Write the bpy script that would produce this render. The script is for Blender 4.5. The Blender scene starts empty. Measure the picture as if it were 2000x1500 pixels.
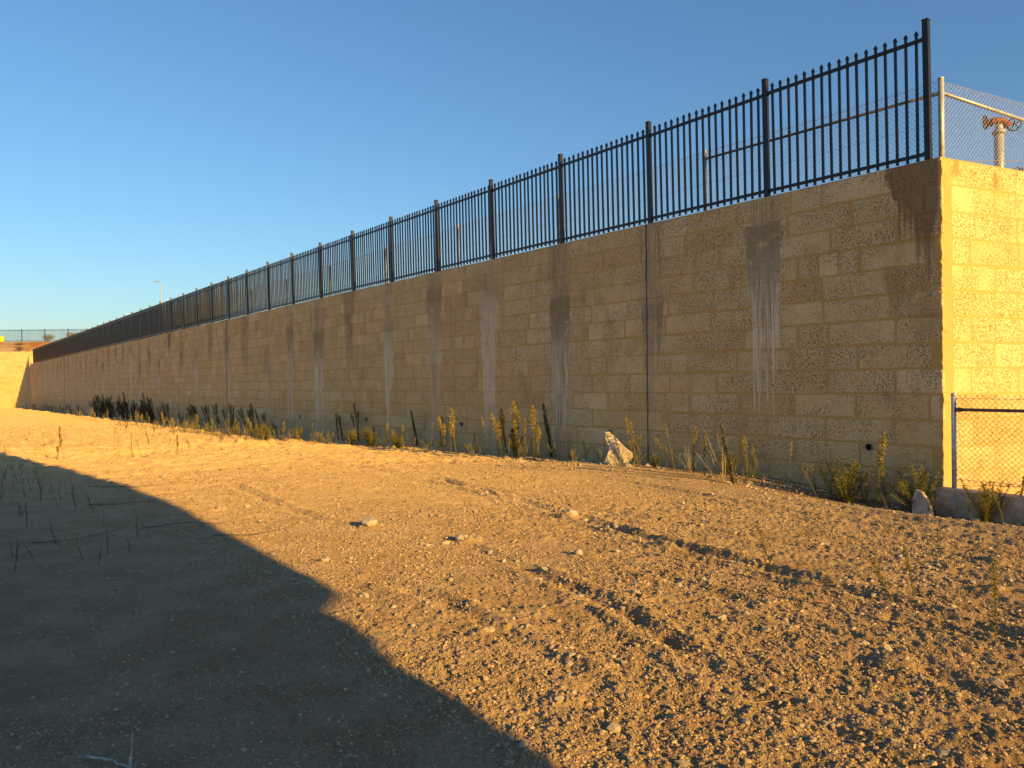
import bpy, bmesh, math, random
import numpy as np
from mathutils import Vector, Matrix, Quaternion

random.seed(7)
rng = np.random.default_rng(11)
R = math.radians
scene = bpy.context.scene
COL = scene.collection

# ---------------------------------------------------------------- camera, sky, sun, exposure
CAM_H = 1.5
cam_d = bpy.data.cameras.new('camera')
cam_d.sensor_width = 36.0
cam_d.lens = 27.0
cam_d.clip_end = 6000
cam = bpy.data.objects.new('camera', cam_d)
COL.objects.link(cam)
cam.location = (0, 0, CAM_H)
cam.rotation_euler = (Matrix.Rotation(R(90 - 0.15), 3, 'X') @ Matrix.Rotation(R(-0.6), 3, 'Z')).to_euler()
scene.camera = cam

WALL_AZ = R(37.4)                       # the long wall runs away to the left
SUN_EL = R(16)
LIGHT_AZ = WALL_AZ + R(3.7)             # heading of the light, almost along the wall
sun_pos_az = math.atan2(math.sin(LIGHT_AZ), -math.cos(LIGHT_AZ))

world = bpy.data.worlds.new('World')
scene.world = world
world.use_nodes = True
wn = world.node_tree
for n in list(wn.nodes):
    wn.nodes.remove(n)
sky = wn.nodes.new('ShaderNodeTexSky')
sky.sky_type = 'NISHITA'
sky.sun_disc = False
sky.sun_elevation = SUN_EL
sky.sun_rotation = sun_pos_az
sky.altitude = 0
sky.air_density = 1.4
sky.dust_density = 0.5
sky.ozone_density = 6.3
bg = wn.nodes.new('ShaderNodeBackground')
bg.inputs['Strength'].default_value = 0.05
wo = wn.nodes.new('ShaderNodeOutputWorld')
wn.links.new(sky.outputs[0], bg.inputs[0])
wn.links.new(bg.outputs[0], wo.inputs[0])

sun_d = bpy.data.lights.new('sun', 'SUN')
sun_d.energy = 2.75
sun_d.angle = R(0.5)
sun_d.color = (1.0, 0.60, 0.14)
sun = bpy.data.objects.new('sun', sun_d)
COL.objects.link(sun)
ld = Vector((-math.sin(LIGHT_AZ) * math.cos(SUN_EL), math.cos(LIGHT_AZ) * math.cos(SUN_EL), -math.sin(SUN_EL)))
sun.rotation_euler = ld.to_track_quat('-Z', 'Y').to_euler()
sun.location = (20, -25, 15)

scene.view_settings.view_transform = 'Standard'
scene.view_settings.look = 'None'
scene.view_settings.exposure = 1.7
scene.view_settings.gamma = 1.0
scene.view_settings.use_curve_mapping = False
scene.cycles.max_bounces = 10
scene.cycles.diffuse_bounces = 8

# ---------------------------------------------------------------- frame of the wall
CX, CY = 5.63, 10.05                                            # near corner of the wall
WX, WY = -math.sin(WALL_AZ), math.cos(WALL_AZ)                  # along the wall, away
NX, NY = -math.cos(WALL_AZ), -math.sin(WALL_AZ)                 # out of its face
EX, EY = math.sin(R(65.2)), math.cos(R(65.2))                   # along the short sunlit face
MX, MY = EY, -EX                                                # out of the short face
Z_TOP = 4.38
COURSE = 0.345
WALL_LEN = 108.8
FAR_Y = 97.2


def wp(s, d=0.0, z=0.0):
    return Vector((CX + WX * s + NX * d, CY + WY * s + NY * d, z))


def ep(t, d=0.0, z=0.0):
    return Vector((CX + EX * t + MX * d, CY + EY * t + MY * d, z))


# ---------------------------------------------------------------- noise and ground height
def _hash(ix, iy, seed):
    h = (ix.astype(np.int64) * 374761393 + iy.astype(np.int64) * 668265263 + seed * 982451653) & 0xFFFFFFFF
    h = ((h ^ (h >> 13)) * 1274126177) & 0xFFFFFFFF
    h = h ^ (h >> 16)
    return (h & 0xFFFF).astype(np.float64) / 65535.0


def vnoise(x, y, seed=0):
    ix = np.floor(x); iy = np.floor(y)
    fx = x - ix; fy = y - iy
    fx = fx * fx * fx * (fx * (fx * 6 - 15) + 10); fy = fy * fy * fy * (fy * (fy * 6 - 15) + 10)
    a = _hash(ix, iy, seed); b = _hash(ix + 1, iy, seed)
    c = _hash(ix, iy + 1, seed); d = _hash(ix + 1, iy + 1, seed)
    return (a + (b - a) * fx) * (1 - fy) + (c + (d - c) * fx) * fy - 0.5


def sm(x, a, b):
    t = np.clip((x - a) / (b - a), 0, 1)
    return t * t * (3 - 2 * t)


RUTS = [
    ([(-1.1, 11.9), (-0.3, 10.5), (0.2, 9.6), (0.62, 8.65), (1.36, 7.1), (1.99, 6.01), (2.45, 5.2), (2.95, 4.2), (3.4, 3.2)], 0.050),
    ([(-4.4, 11.8), (-2.6, 9.1), (-1.59, 7.87), (-0.49, 7.19), (0.0, 6.35), (0.66, 5.04), (1.0, 4.0), (1.5, 2.9)], 0.032),
    ([(1.0, 6.1), (1.52, 5.13), (1.98, 4.27), (2.3, 3.4)], 0.022),
    ([(-1.1, 5.9), (-0.55, 5.3), (-0.1, 4.6), (0.4, 3.8)], 0.025),
    ([(3.2, 6.6), (3.5, 5.6), (3.4, 4.4)], 0.015),
]
LUMPS = [(0.62, 8.50, .17, .11), (-1.50, 8.0, .17, .08), (-0.45, 7.25, .15, .08), (2.05, 4.05, .14, .07),
         (0.22, 3.58, .10, .05), (-0.84, 5.6, .11, .05), (0.60, 6.6, .13, .06), (1.36, 6.85, .16, .08),
         (2.15, 5.6, .15, .07), (-1.6, 6.4, .1, .05), (1.65, 5.0, .14, .06), (2.6, 4.85, .12, .06),
         (1.72, 3.0, .10, .05), (0.3, 7.35, .1, .05), (2.9, 3.9, .14, .06), (1.1, 3.4, .12, .05), (0.1, 5.0, .1, .05),
         (3.3, 5.3, .16, .06), (2.2, 7.4, .16, .06), (3.9, 6.2, .2, .07), (-3.0, 8.9, .12, .05), (1.0, 5.8, .12, .06)]


def ground_z(x, y, fine=True):
    x = np.asarray(x, float); y = np.asarray(y, float)
    z = -0.0165 * np.clip(y - 12, 0, 15) - 0.0112 * np.clip(y - 27, 0, 75)
    s = (x - CX) * WX + (y - CY) * WY
    d = (x - CX) * NX + (y - CY) * NY
    # hollow at the near corner of the wall
    z = z - 0.24 * sm(s, 3.6, -0.6) * sm(d, 1.9, 0.7)
    # low bank of rubble along the wall foot
    z = z + 0.035 * np.exp(-((d - 0.75) / 0.4) ** 2) * sm(s, 2.5, 5.0) * sm(s, 14, 9) * (1 + 0.6 * vnoise(s * 1.1, d * 1.5, 31))
    near = sm(np.hypot(x, y), 60, 20)
    z = z + 0.07 * vnoise(x * 0.2, y * 0.2, 1) * near + 0.02 * vnoise(x * 0.6, y * 0.6, 2) * near
    if not fine:
        return z
    lit = sm(d, 0.9, 2.6)                       # smoother, driven-over strip beside the wall
    rough = 0.36 + 0.88 * sm(vnoise(x * 0.45 + 3, y * 0.45, 3) + 0.35 * sm(np.hypot(x - 1.5, y - 4.5), 6, 1.5), -0.15, 0.4)
    rough = rough * (0.5 + 0.5 * lit) * sm(d, 9.6, 8.0) + 0.32 * sm(d, 7.8, 9.6)
    n2 = sm(np.hypot(x, y), 48, 12)
    z = z + (0.012 * vnoise(x * 2.3, y * 2.3, 4) + 0.013 * vnoise(x * 5.1, y * 5.1, 5)
             + 0.012 * vnoise(x * 11, y * 11, 6)) * rough * (0.35 + 0.65 * n2)
    z = z + (0.011 * vnoise(x * 24, y * 24, 7) + 0.015 * vnoise(x * 47, y * 47, 8)) * rough * n2
    for pts, dep in RUTS:
        best = np.full(x.shape, 9.0); side = np.zeros(x.shape)
        for (ax, ay), (bx, by) in zip(pts[:-1], pts[1:]):
            vx, vy = bx - ax, by - ay
            L2 = vx * vx + vy * vy
            t = np.clip(((x - ax) * vx + (y - ay) * vy) / L2, 0, 1)
            qx = x - ax - t * vx; qy = y - ay - t * vy
            q = np.hypot(qx, qy)
            sg = np.sign(vx * qy - vy * qx)
            m = q < best
            best = np.where(m, q, best); side = np.where(m, sg, side)
        q = best * side
        mod = np.clip(0.75 + 1.1 * vnoise(x * 1.7, y * 1.7, 9) + .9 * vnoise(x * 7, y * 7, 10), 0.05, 1.5)
        q = q + .05 * vnoise(x * 2.1, y * 2.1, 14)
        z = z + dep * mod * (-.9 * np.exp(-(q / 0.07) ** 2) + 0.75 * np.exp(-((q - 0.13) / 0.06) ** 2) + 0.6 * np.exp(-((q + 0.13) / 0.06) ** 2))
    # tyre tracks running on along the wall
    for d0, k, ph in ((1.62, .085, 0), (2.45, .10, 2), (1.95, .09, 4), (4.3, .03, 6)):
        dc = d0 + k * np.clip(2 - s, -2, 6) + .08 * np.sin(s * .55 + ph) + .05 * vnoise(s * .7, s * 0 + ph, 15)
        q = d - dc
        w = sm(s, 17, 11)
        z = z + w * (.022 if d0 < 4 else .016) * np.clip(.8 + 1.2 * vnoise(s * .8 + ph, d, 16), .1, 1.5) * (-np.exp(-(q / .10) ** 4) + .8 * np.exp(-((q - .17) / .05) ** 2) + .8 * np.exp(-((q + .17) / .05) ** 2))
    for lx, ly, rad, h in LUMPS:
        q = np.hypot(x - lx, (y - ly)) / rad
        z = z + .45 * h * np.exp(-q ** 2 * 1.6) * np.clip(1 + 1.3 * vnoise(x * 9, y * 9, 12), 0.1, 2)
    return z


def gz(x, y):
    return float(ground_z(np.array([x]), np.array([y]))[0])


# ---------------------------------------------------------------- material helpers
class NT:
    def __init__(self, name):
        self.m = bpy.data.materials.new(name)
        self.m.use_nodes = True
        self.t = self.m.node_tree
        self.b = self.t.nodes['Principled BSDF']
        self.out = self.t.nodes['Material Output']

    def n(self, typ, **kw):
        nd = self.t.nodes.new(typ)
        for k, v in kw.items():
            setattr(nd, k, v)
        return nd

    def l(self, a, b):
        self.t.links.new(a, b)

    def val(self, x, sock):
        if isinstance(x, (int, float)):
            sock.default_value = x
        elif isinstance(x, (tuple, list)):
            sock.default_value = tuple(x) + ((1,) if len(x) == 3 and len(sock.default_value) == 4 else ())
        else:
            self.l(x, sock)

    def math(self, op, a, b=0.0, c=0.0, clamp=False):
        nd = self.n('ShaderNodeMath', operation=op)
        nd.use_clamp = clamp
        self.val(a, nd.inputs[0]); self.val(b, nd.inputs[1]); self.val(c, nd.inputs[2])
        return nd.outputs[0]

    def mix(self, f, a, b, blend='MIX'):
        nd = self.n('ShaderNodeMix', data_type='RGBA', blend_type=blend)
        self.val(f, nd.inputs[0]); self.val(a, nd.inputs[6]); self.val(b, nd.inputs[7])
        return nd.outputs[2]

    def mapr(self, x, a, b, c=0.0, d=1.0, smooth=True):
        nd = self.n('ShaderNodeMapRange')
        nd.interpolation_type = 'SMOOTHSTEP' if smooth else 'LINEAR'
        self.val(x, nd.inputs[0])
        for i, v in enumerate((a, b, c, d)):
            self.val(v, nd.inputs[1 + i])
        return nd.outputs[0]

    def noise(self, vec, scale, detail=3, rough=0.55, dist=0.0):
        nd = self.n('ShaderNodeTexNoise')
        if vec is not None:
            self.l(vec, nd.inputs['Vector'])
        nd.inputs['Scale'].default_value = scale
        nd.inputs['Detail'].default_value = detail
        nd.inputs['Roughness'].default_value = rough
        nd.inputs['Distortion'].default_value = dist
        return nd.outputs[0]

    def pos(self):
        return self.n('ShaderNodeNewGeometry').outputs['Position']

    def comb(self, x, y, z):
        nd = self.n('ShaderNodeCombineXYZ')
        self.val(x, nd.inputs[0]); self.val(y, nd.inputs[1]); self.val(z, nd.inputs[2])
        return nd.outputs[0]

    def dot(self, v, vec):
        nd = self.n('ShaderNodeVectorMath', operation='DOT_PRODUCT')
        self.l(v, nd.inputs[0]); nd.inputs[1].default_value = vec
        return nd.outputs['Value']

    def bump(self, h, strength, dist, normal=None):
        nd = self.n('ShaderNodeBump')
        nd.inputs['Strength'].default_value = strength
        nd.inputs['Distance'].default_value = dist
        self.l(h, nd.inputs['Height'])
        if normal is not None:
            self.l(normal, nd.inputs['Normal'])
        return nd.outputs[0]

    def set(self, color=None, rough=None, normal=None, metal=None, spec=None):
        b = self.b.inputs
        if color is not None: self.val(color, b['Base Color'])
        if rough is not None: self.val(rough, b['Roughness'])
        if normal is not None: self.l(normal, b['Normal'])
        if metal is not None: b['Metallic'].default_value = metal
        if spec is not None: b['Specular IOR Level'].default_value = spec
        return self.m


# stains below each fence post: white strength, half width (m), length/5, dark strength, brown strength, offset
PITCH = 2.475
POST0 = 0.2
STAIN = [(.0, .25, .24, .25, .95, .1), (.85, .24, .62, .75, .1, .0), (.22, .30, .5, .75, .1, -.15), (.75, .24, .95, .85, .35, .0),
         (.7, .28, .85, .25, .2, .05), (.45, .24, .85, .6, .3, .0), (.95, .24, .8, .35, .2, .0), (.15, .25, .5, .4, .5, .1),
         (1., .34, .95, .8, .25, .0), (.55, .25, .95, .65, .2, .1), (.4, .22, .9, .45, .1, .0), (.25, .35, .6, .3, .4, .1),
         (.45, .3, .9, .6, .2, .0), (.2, .3, .5, .3, .4, .0), (.5, .25, .9, .4, .1, -.1), (.3, .3, .7, .6, .3, .1)]


def ramp_lookup(T, fac, rows):
    nd = T.n('ShaderNodeValToRGB')
    cr = nd.color_ramp
    cr.interpolation = 'CONSTANT'
    n = len(rows)
    while len(cr.elements) < n:
        cr.elements.new(0.5)
    for i, r in enumerate(rows):
        cr.elements[i].position = i / n
    for i, r in enumerate(rows):
        cr.elements[i].color = (r[0], r[1], r[2], 1)
    T.l(fac, nd.inputs[0])
    sp = T.n('ShaderNodeSeparateColor')
    T.l(nd.outputs[0], sp.inputs[0])
    return sp.outputs[0], sp.outputs[1], sp.outputs[2]


def limestone(name, block=True, stains=True):
    T = NT(name)
    P = T.pos()
    s = T.math('SUBTRACT', T.dot(P, (WX, WY, 0)), CX * WX + CY * WY)
    z = T.dot(P, (0, 0, 1))
    if block:
        rnd = T.n('ShaderNodeObjectInfo').outputs['Random']
        at = T.n('ShaderNodeAttribute', attribute_name='tone').outputs['Fac']
        r = T.math('FRACT', T.math('ADD', rnd, at))
        r2 = T.math('FRACT', T.math('MULTIPLY', r, 17.31))
        r3 = T.math('FRACT', T.math('MULTIPLY', r, 5.77))
        big = T.noise(P, 1.1, 3)
        base = T.mix(r2, (.74, .53, .24), (.82, .62, .32))
        base = T.mix(T.mapr(r3, .82, .95), base, (.68, .445, .185))
        base = T.mix(T.mapr(big, .38, .66), base, (.73, .50, .215))
        # pits
        pn = T.noise(P, 44, 3, .66)
        pv = T.n('ShaderNodeTexVoronoi')
        T.l(P, pv.inputs['Vector']); pv.inputs['Scale'].default_value = 58
        pit = T.math('ADD', T.mapr(pn, .39, .50, 1, 0), T.mapr(pv.outputs[0], .0, .28, .35, 0), clamp=True)
        dens = T.mapr(T.math('ADD', T.noise(P, 2.6, 3), T.math('MULTIPLY', r, .18)), .36, .70)
        pit = T.math('MULTIPLY', pit, T.math('ADD', T.math('MULTIPLY', dens, .75), .32))
        col = T.mix(T.math('MULTIPLY', pit, .75), base, (.20, .125, .055))
        chalk = T.mapr(T.noise(P, 24, 3, .7), .50, .66)
        col = T.mix(T.math('MULTIPLY', chalk, .45), col, (.72, .575, .36))
        h = T.math('SUBTRACT', T.math('MULTIPLY', T.noise(P, 18, 4, .6), .5), pit)
        nor = T.bump(h, .8, .008)
    else:
        n1 = T.noise(P, 3.0, 4)
        col = T.mix(n1, (.52, .33, .10), (.62, .42, .15))
        n2 = T.noise(P, 60, 3, .6)
        col = T.mix(T.mapr(n2, .55, .75, 0, .5), col, (.22, .14, .07))
        nor = T.bump(T.noise(P, 35, 4, .65), .55, .006)
    if stains:
        depth = T.math('SUBTRACT', Z_TOP, z)
        face = T.mapr(s, .0, .04)
        sv = T.comb(T.math('MULTIPLY', s, 7.0), 0, T.math('MULTIPLY', z, .55))
        st = T.noise(sv, 1.6, 4, .62)                               # vertical streaks
        sv2 = T.comb(T.math('MULTIPLY', s, 26.0), 0, T.math('MULTIPLY', z, .9))
        st2 = T.noise(sv2, 1.2, 3, .6)
        wob = T.math('MULTIPLY', T.math('SUBTRACT', T.noise(T.comb(T.math('MULTIPLY', s, .8), 0, T.math('MULTIPLY', z, 1.1)), 1.0, 2), .5), .16)
        q = T.math('DIVIDE', T.math('ADD', T.math('SUBTRACT', s, POST0 - PITCH * .5), wob), PITCH)
        idx = T.math('FLOOR', q)
        fac = T.math('FRACT', T.math('DIVIDE', T.math('ADD', idx, .5), len(STAIN)))
        wS, hw, ln = ramp_lookup(T, fac, [(a, b, c) for a, b, c, d, e, f in STAIN])
        dS, bS, off = ramp_lookup(T, fac, [(d, e, f + .5) for a, b, c, d, e, f in STAIN])
        u = T.math('MULTIPLY', T.math('SUBTRACT', T.math('FRACT', q), .5), PITCH)
        u = T.math('SUBTRACT', u, T.math('SUBTRACT', off, .5))
        u = T.math('ABSOLUTE', u)
        # each stain breaks into fingers of unequal length and starts at a bed joint
        fing = T.noise(T.comb(T.math('MULTIPLY', s, 11.0), 0, T.math('MULTIPLY', z, .12)), 1.0, 3, .6)
        fine = T.noise(T.comb(T.math('MULTIPLY', s, 34.0), 0, T.math('MULTIPLY', z, .9)), 1.0, 4, .65)
        patch = T.noise(T.comb(T.math('MULTIPLY', s, 3.0), 0, T.math('MULTIPLY', z, 3.0)), 1.3, 4, .6)
        L = T.math('MULTIPLY', T.math('MULTIPLY', ln, 5.6), T.mapr(fing, .3, .72, .5, 1.25))
        rel = T.math('DIVIDE', depth, L)
        taper = T.math('MULTIPLY', hw, T.math('SUBTRACT', 1.7, T.math('MULTIPLY', rel, 1.0)))
        edge = T.math('DIVIDE', u, T.math('MAXIMUM', taper, .02))
        edge = T.math('ADD', edge, T.math('MULTIPLY', T.math('SUBTRACT', patch, .5), .9))
        inside = T.math('MULTIPLY', T.mapr(edge, 1.02, .90), T.mapr(rel, 1.0, .93))
        inside = T.math('MULTIPLY', inside, face)
        wnz = T.n('ShaderNodeTexWhiteNoise', noise_dimensions='1D')
        T.l(T.math('ADD', idx, 3.7), wnz.inputs['W'])
        dj = T.math('SUBTRACT', depth, T.math('MULTIPLY', T.math('FLOOR', T.math('MULTIPLY', wnz.outputs['Value'], 3.4)), COURSE))
        top1 = T.mapr(dj, COURSE * .98, T.math('ADD', COURSE * 1.02, T.math('MULTIPLY', patch, .25)))
        top2 = T.mapr(dj, COURSE * 1.8, COURSE * 3.0)
        wfac = T.math('MULTIPLY', T.math('MULTIPLY', inside, wS), T.math('MULTIPLY', T.math('ADD', T.math('MULTIPLY', top2, .8), .2), T.mapr(fine, .36, .50)))
        dpat = T.math('MULTIPLY', T.mapr(dj, COURSE * 6.0, COURSE * 2.6), top1)
        dfac = T.math('MULTIPLY', T.math('MULTIPLY', inside, dS), T.math('MAXIMUM', T.math('MULTIPLY', dpat, T.mapr(patch, .28, .48)), T.math('MULTIPLY', T.mapr(fine, .56, .44), T.mapr(edge, .8, .4, 0, .75))))
        bfac = T.math('MULTIPLY', T.math('MULTIPLY', inside, bS), T.mapr(rel, 1.1, .6))
        # faint thin runs everywhere under the coping, brown weathering patches
        runs = T.math('MULTIPLY', T.mapr(st, .54, .72), T.mapr(depth, 3.2, .2, 0, .55))
        runs = T.math('MULTIPLY', runs, face)
        col = T.mix(runs, col, (.72, .57, .36))
        sv3 = T.comb(T.math('MULTIPLY', s, 1.5), 3.3, T.math('MULTIPLY', z, .7))
        brown = T.math('MULTIPLY', T.mapr(T.noise(sv3, 1.3, 4, .6), .55, .72), T.math('MULTIPLY', face, .5))
        col = T.mix(brown, col, (.40, .25, .115))
        col = T.mix(T.math('MULTIPLY', bfac, .75), col, (.20, .115, .055))
        col = T.mix(T.math('MULTIPLY', wfac, .9), col, (.86, .75, .54))
        dark = T.mix(fine, (.21, .145, .07), (.40, .31, .185))
        col = T.mix(T.math('MULTIPLY', dfac, .95), col, dark)
        jd = T.math('ABSOLUTE', T.math('SUBTRACT', T.math('ADD', s, T.math('MULTIPLY', wob, .5)), POST0 + 2 * PITCH - .06))
        jg = T.math('MULTIPLY', T.mapr(jd, .22, .04), T.math('MULTIPLY', T.mapr(st2, .3, .6), .6))
        col = T.mix(jg, col, (.50, .41, .27))
        rust = T.math('MULTIPLY', T.mapr(T.noise(T.comb(T.math('MULTIPLY', T.dot(P, (EX, EY, 0)), 2.2), 0, T.math('MULTIPLY', z, 1.3)), 1.4, 3), .52, .66), T.mapr(depth, 1.1, .0, 0, .75))
        col = T.mix(T.math('MULTIPLY', rust, T.mapr(s, .02, -.02)), col, (.42, .23, .075))
        # splash of grey dust along the foot
        foot = T.math('MULTIPLY', T.mapr(T.math('ADD', z, T.math('MULTIPLY', T.noise(P, 1.5, 3), .7)), .95, .25), .35)
        col = T.mix(foot, col, (.46, .35, .21))
    return T.set(col, .95, nor, spec=.15)


M_BLOCK = limestone('limestone_block')
M_MORTAR = limestone('tan_mortar', block=False)
M_BLOCK2 = limestone('limestone_block_plain', stains=False)
M_MORTAR2 = limestone('tan_mortar_plain', block=False, stains=False)


def simple(name, col, rough=.6, metal=0.0, var=.25, scale=8, bump=.0, spec=.4):
    T = NT(name)
    P = T.n('ShaderNodeTexCoord').outputs['Object']
    n = T.noise(P, scale, 4)
    dark = tuple(c * (1 - var) for c in col); light = tuple(min(1, c * (1 + var)) for c in col)
    c = T.mix(T.mapr(n, .3, .7), dark, light)
    nor = T.bump(T.noise(P, scale * 6, 3), bump, .004) if bump else None
    return T.set(c, rough, nor, metal, spec)


M_BLACK = simple('black_powder_coat', (.012, .013, .017), .42, 0, .3, 6)
M_GALV = simple('galvanised_steel', (.50, .49, .47), .5, .35, .2, 14)
M_WIRE = simple('galvanised_wire', (.36, .35, .33), .5, .3, .2, 20)
M_DARKPIPE = simple('grey_plastic_pipe', (.16, .16, .155), .5, 0, .2, 20)
M_PIPE_SHADE = simple('pipe_shade_black', (.008, .007, .006), .9, 0, .2, 20)
M_RED = simple('red_valve_paint', (.19, .03, .018), .6, 0, .6, 30)
M_WHEEL = simple('dark_red_iron', (.045, .014, .012), .5, .2, .3, 30)
M_CONC = simple('grey_concrete', (.50, .42, .30), .92, 0, .25, 9, .4)
M_ROCK = simple('pale_limestone_rock', (.47, .39, .28), .95, 0, .28, 12, .7, .1)
M_YELLOW = simple('yellow_panel', (.75, .62, .02), .6, 0, .08, 5)
M_ORANGE = simple('orange_panel', (.75, .17, .02), .6, 0, .1, 5)
M_DARKRAIL = simple('shade_toned_rail', (.12, .10, .08), .6, .2, .3, 10)  # galvanised rail with its shade put into the dark steel colour
M_LAMP = simple('pale_lamp_steel', (.38, .38, .36), .5, .2, .1, 4)
M_JOINT = simple('dark_joint_sealant', (.10, .085, .07), .8, 0, .4, 10)
M_TWIG = simple('dry_twig', (.16, .12, .08), .9, 0, .4, 40)
M_TWIGP = simple('pale_twig', (.46, .42, .33), .8, 0, .3, 40)


def leafmat(name, col, trans=.35, var=.35):
    T = NT(name)
    rnd = T.n('ShaderNodeObjectInfo').outputs['Random']
    P = T.pos()
    n = T.noise(P, 45, 3)
    lo = tuple(c * (1 - var) for c in col); hi = tuple(c * (1 + var) for c in col)
    c = T.mix(T.math('ADD', T.math('MULTIPLY', n, .7), T.math('MULTIPLY', rnd, .3)), lo, hi)
    T.set(c, .75, spec=.2)
    tr = T.n('ShaderNodeBsdfTranslucent')
    T.val(c, tr.inputs[0])
    mx = T.n('ShaderNodeMixShader')
    mx.inputs[0].default_value = trans
    T.l(T.b.outputs[0], mx.inputs[1]); T.l(tr.outputs[0], mx.inputs[2]); T.l(mx.outputs[0], T.out.inputs[0])
    return T.m


M_LEAF = leafmat('weed_leaf', (.19, .19, .05))
M_STEM = leafmat('weed_stem', (.20, .17, .06), .1)
M_HEAD = leafmat('weed_seed_head', (.36, .29, .09))
M_DLEAF = leafmat('dead_weed_leaf', (.12, .105, .05), .1)
M_DSTEM = leafmat('dead_weed_stem', (.085, .065, .038), .0)
M_STRAW = leafmat('straw', (.45, .35, .18), .2)
M_SHRUB = leafmat('shrub_leaf', (.07, .07, .03), .2)
M_BARK = simple('shrub_bark', (.09, .065, .045), .9, 0, .3, 20, .5)


def ground_material():
    T = NT('limestone_gravel_ground')
    P = T.pos()
    s = T.math('SUBTRACT', T.dot(P, (WX, WY, 0)), CX * WX + CY * WY)
    d = T.math('SUBTRACT', T.dot(P, (NX, NY, 0)), CX * NX + CY * NY)
    a = T.noise(P, .35, 4)
    b = T.noise(P, 2.2, 4, .6)
    c = T.noise(P, 26, 4, .65)
    e = T.noise(P, 130, 3, .7)
    col = T.mix(T.mapr(b, .35, .65), (.56, .37, .155), (.63, .43, .20))
    # gravelly patches away from the wall, foreground shade put into their darker tone
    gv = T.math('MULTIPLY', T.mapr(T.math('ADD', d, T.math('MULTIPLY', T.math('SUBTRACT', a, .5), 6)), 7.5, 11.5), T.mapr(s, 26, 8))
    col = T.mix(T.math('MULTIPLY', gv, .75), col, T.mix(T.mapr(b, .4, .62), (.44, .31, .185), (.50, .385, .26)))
    # gravel over the near yard, its colour darkened to carry the foreground shade
    rr = T.math('ADD', T.dot(P, (.12, 1.0, 0)), T.math('MULTIPLY', T.math('SUBTRACT', a, .5), 5))
    col = T.mix(T.mapr(rr, 16, 3.5, 0, .85), col, T.mix(T.mapr(b, .4, .62), (.29, .195, .105), (.37, .26, .155)))
    # grey compacted strip beside the wall
    tr = T.math('MULTIPLY', T.mapr(T.math('ADD', d, T.math('MULTIPLY', T.math('SUBTRACT', a, .5), 1.6)), 3.4, 1.5), T.mapr(s, 13, 2))
    col = T.mix(T.math('MULTIPLY', tr, .5), col, (.33, .245, .155))
    # reddish soil in the hollow at the corner
    rd = T.math('MULTIPLY', T.mapr(T.math('ADD', d, T.math('MULTIPLY', T.math('SUBTRACT', b, .5), 1.0)), 1.7, .7), T.mapr(s, 5, 1.5))
    col = T.mix(T.math('MULTIPLY', rd, .75), col, (.22, .115, .055))
    col = T.mix(T.mapr(c, .52, .75, 0, .45), col, (.20, .145, .085))
    col = T.mix(T.mapr(e, .56, .74, 0, .5), col, (.60, .51, .37))
    nor0 = T.bump(T.noise(P, 7, 4, .65), 1.0, .06)
    nor = T.bump(T.math('ADD', T.math('MULTIPLY', c, .6), T.math('MULTIPLY', e, .5)), 1.0, .02, nor0)
    T.b.inputs['Diffuse Roughness'].default_value = 1.0
    return T.set(col, .97, nor, spec=.08)


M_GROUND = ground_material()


def pebble_material():
    T = NT('pebble')
    rnd = T.n('ShaderNodeObjectInfo').outputs['Random']
    r2 = T.math('FRACT', T.math('MULTIPLY', rnd, 13.7))
    col = T.mix(rnd, (.33, .225, .115), (.54, .41, .25))
    col = T.mix(T.mapr(r2, .78, .95), col, (.22, .17, .12))
    P = T.pos()
    col = T.mix(T.mapr(T.noise(P, 160, 2), .5, .7, 0, .4), col, (.2, .15, .1))
    return T.set(col, .95, spec=.1)


M_PEBBLE = pebble_material()
_T = NT('orange_earth')
_P = _T.pos()
M_EARTH = _T.set(_T.mix(_T.mapr(_T.noise(_P, .45, 4), .38, .62), (.40, .17, .05), (.50, .36, .19)), .95,
                 _T.bump(_T.noise(_P, 1.5, 4), .8, .3), spec=.1)
_T = NT('upper_gravel')
_P = _T.pos()
M_UPPER = _T.set(_T.mix(_T.noise(_P, .5, 5), (.30, .22, .13), (.42, .33, .21)), .95, _T.bump(_T.noise(_P, 9, 4), .6, .05), spec=.1)


# ---------------------------------------------------------------- mesh helpers
def mesh_obj(name, verts, faces, mat, parent=None, smooth=False):
    me = bpy.data.meshes.new(name)
    me.from_pydata([tuple(v) for v in verts], [], faces)
    if mat: me.materials.append(mat)
    if smooth:
        me.polygons.foreach_set('use_smooth', [True] * len(me.polygons))
    me.update()
    return link(name, me, parent)


def link(name, me, parent=None):
    o = bpy.data.objects.new(name, me)
    COL.objects.link(o)
    if parent: o.parent = parent
    return o


def empty(name, loc=(0, 0, 0), rz=0.0):
    o = bpy.data.objects.new(name, None)
    o.empty_display_size = .1
    COL.objects.link(o)
    o.location = loc
    o.rotation_euler = (0, 0, rz)
    return o


def tag(o, label=None, cat=None, group=None, kind=None):
    if label: o['label'] = label
    if cat: o['category'] = cat
    if group: o['group'] = group
    if kind: o['kind'] = kind
    return o


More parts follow.
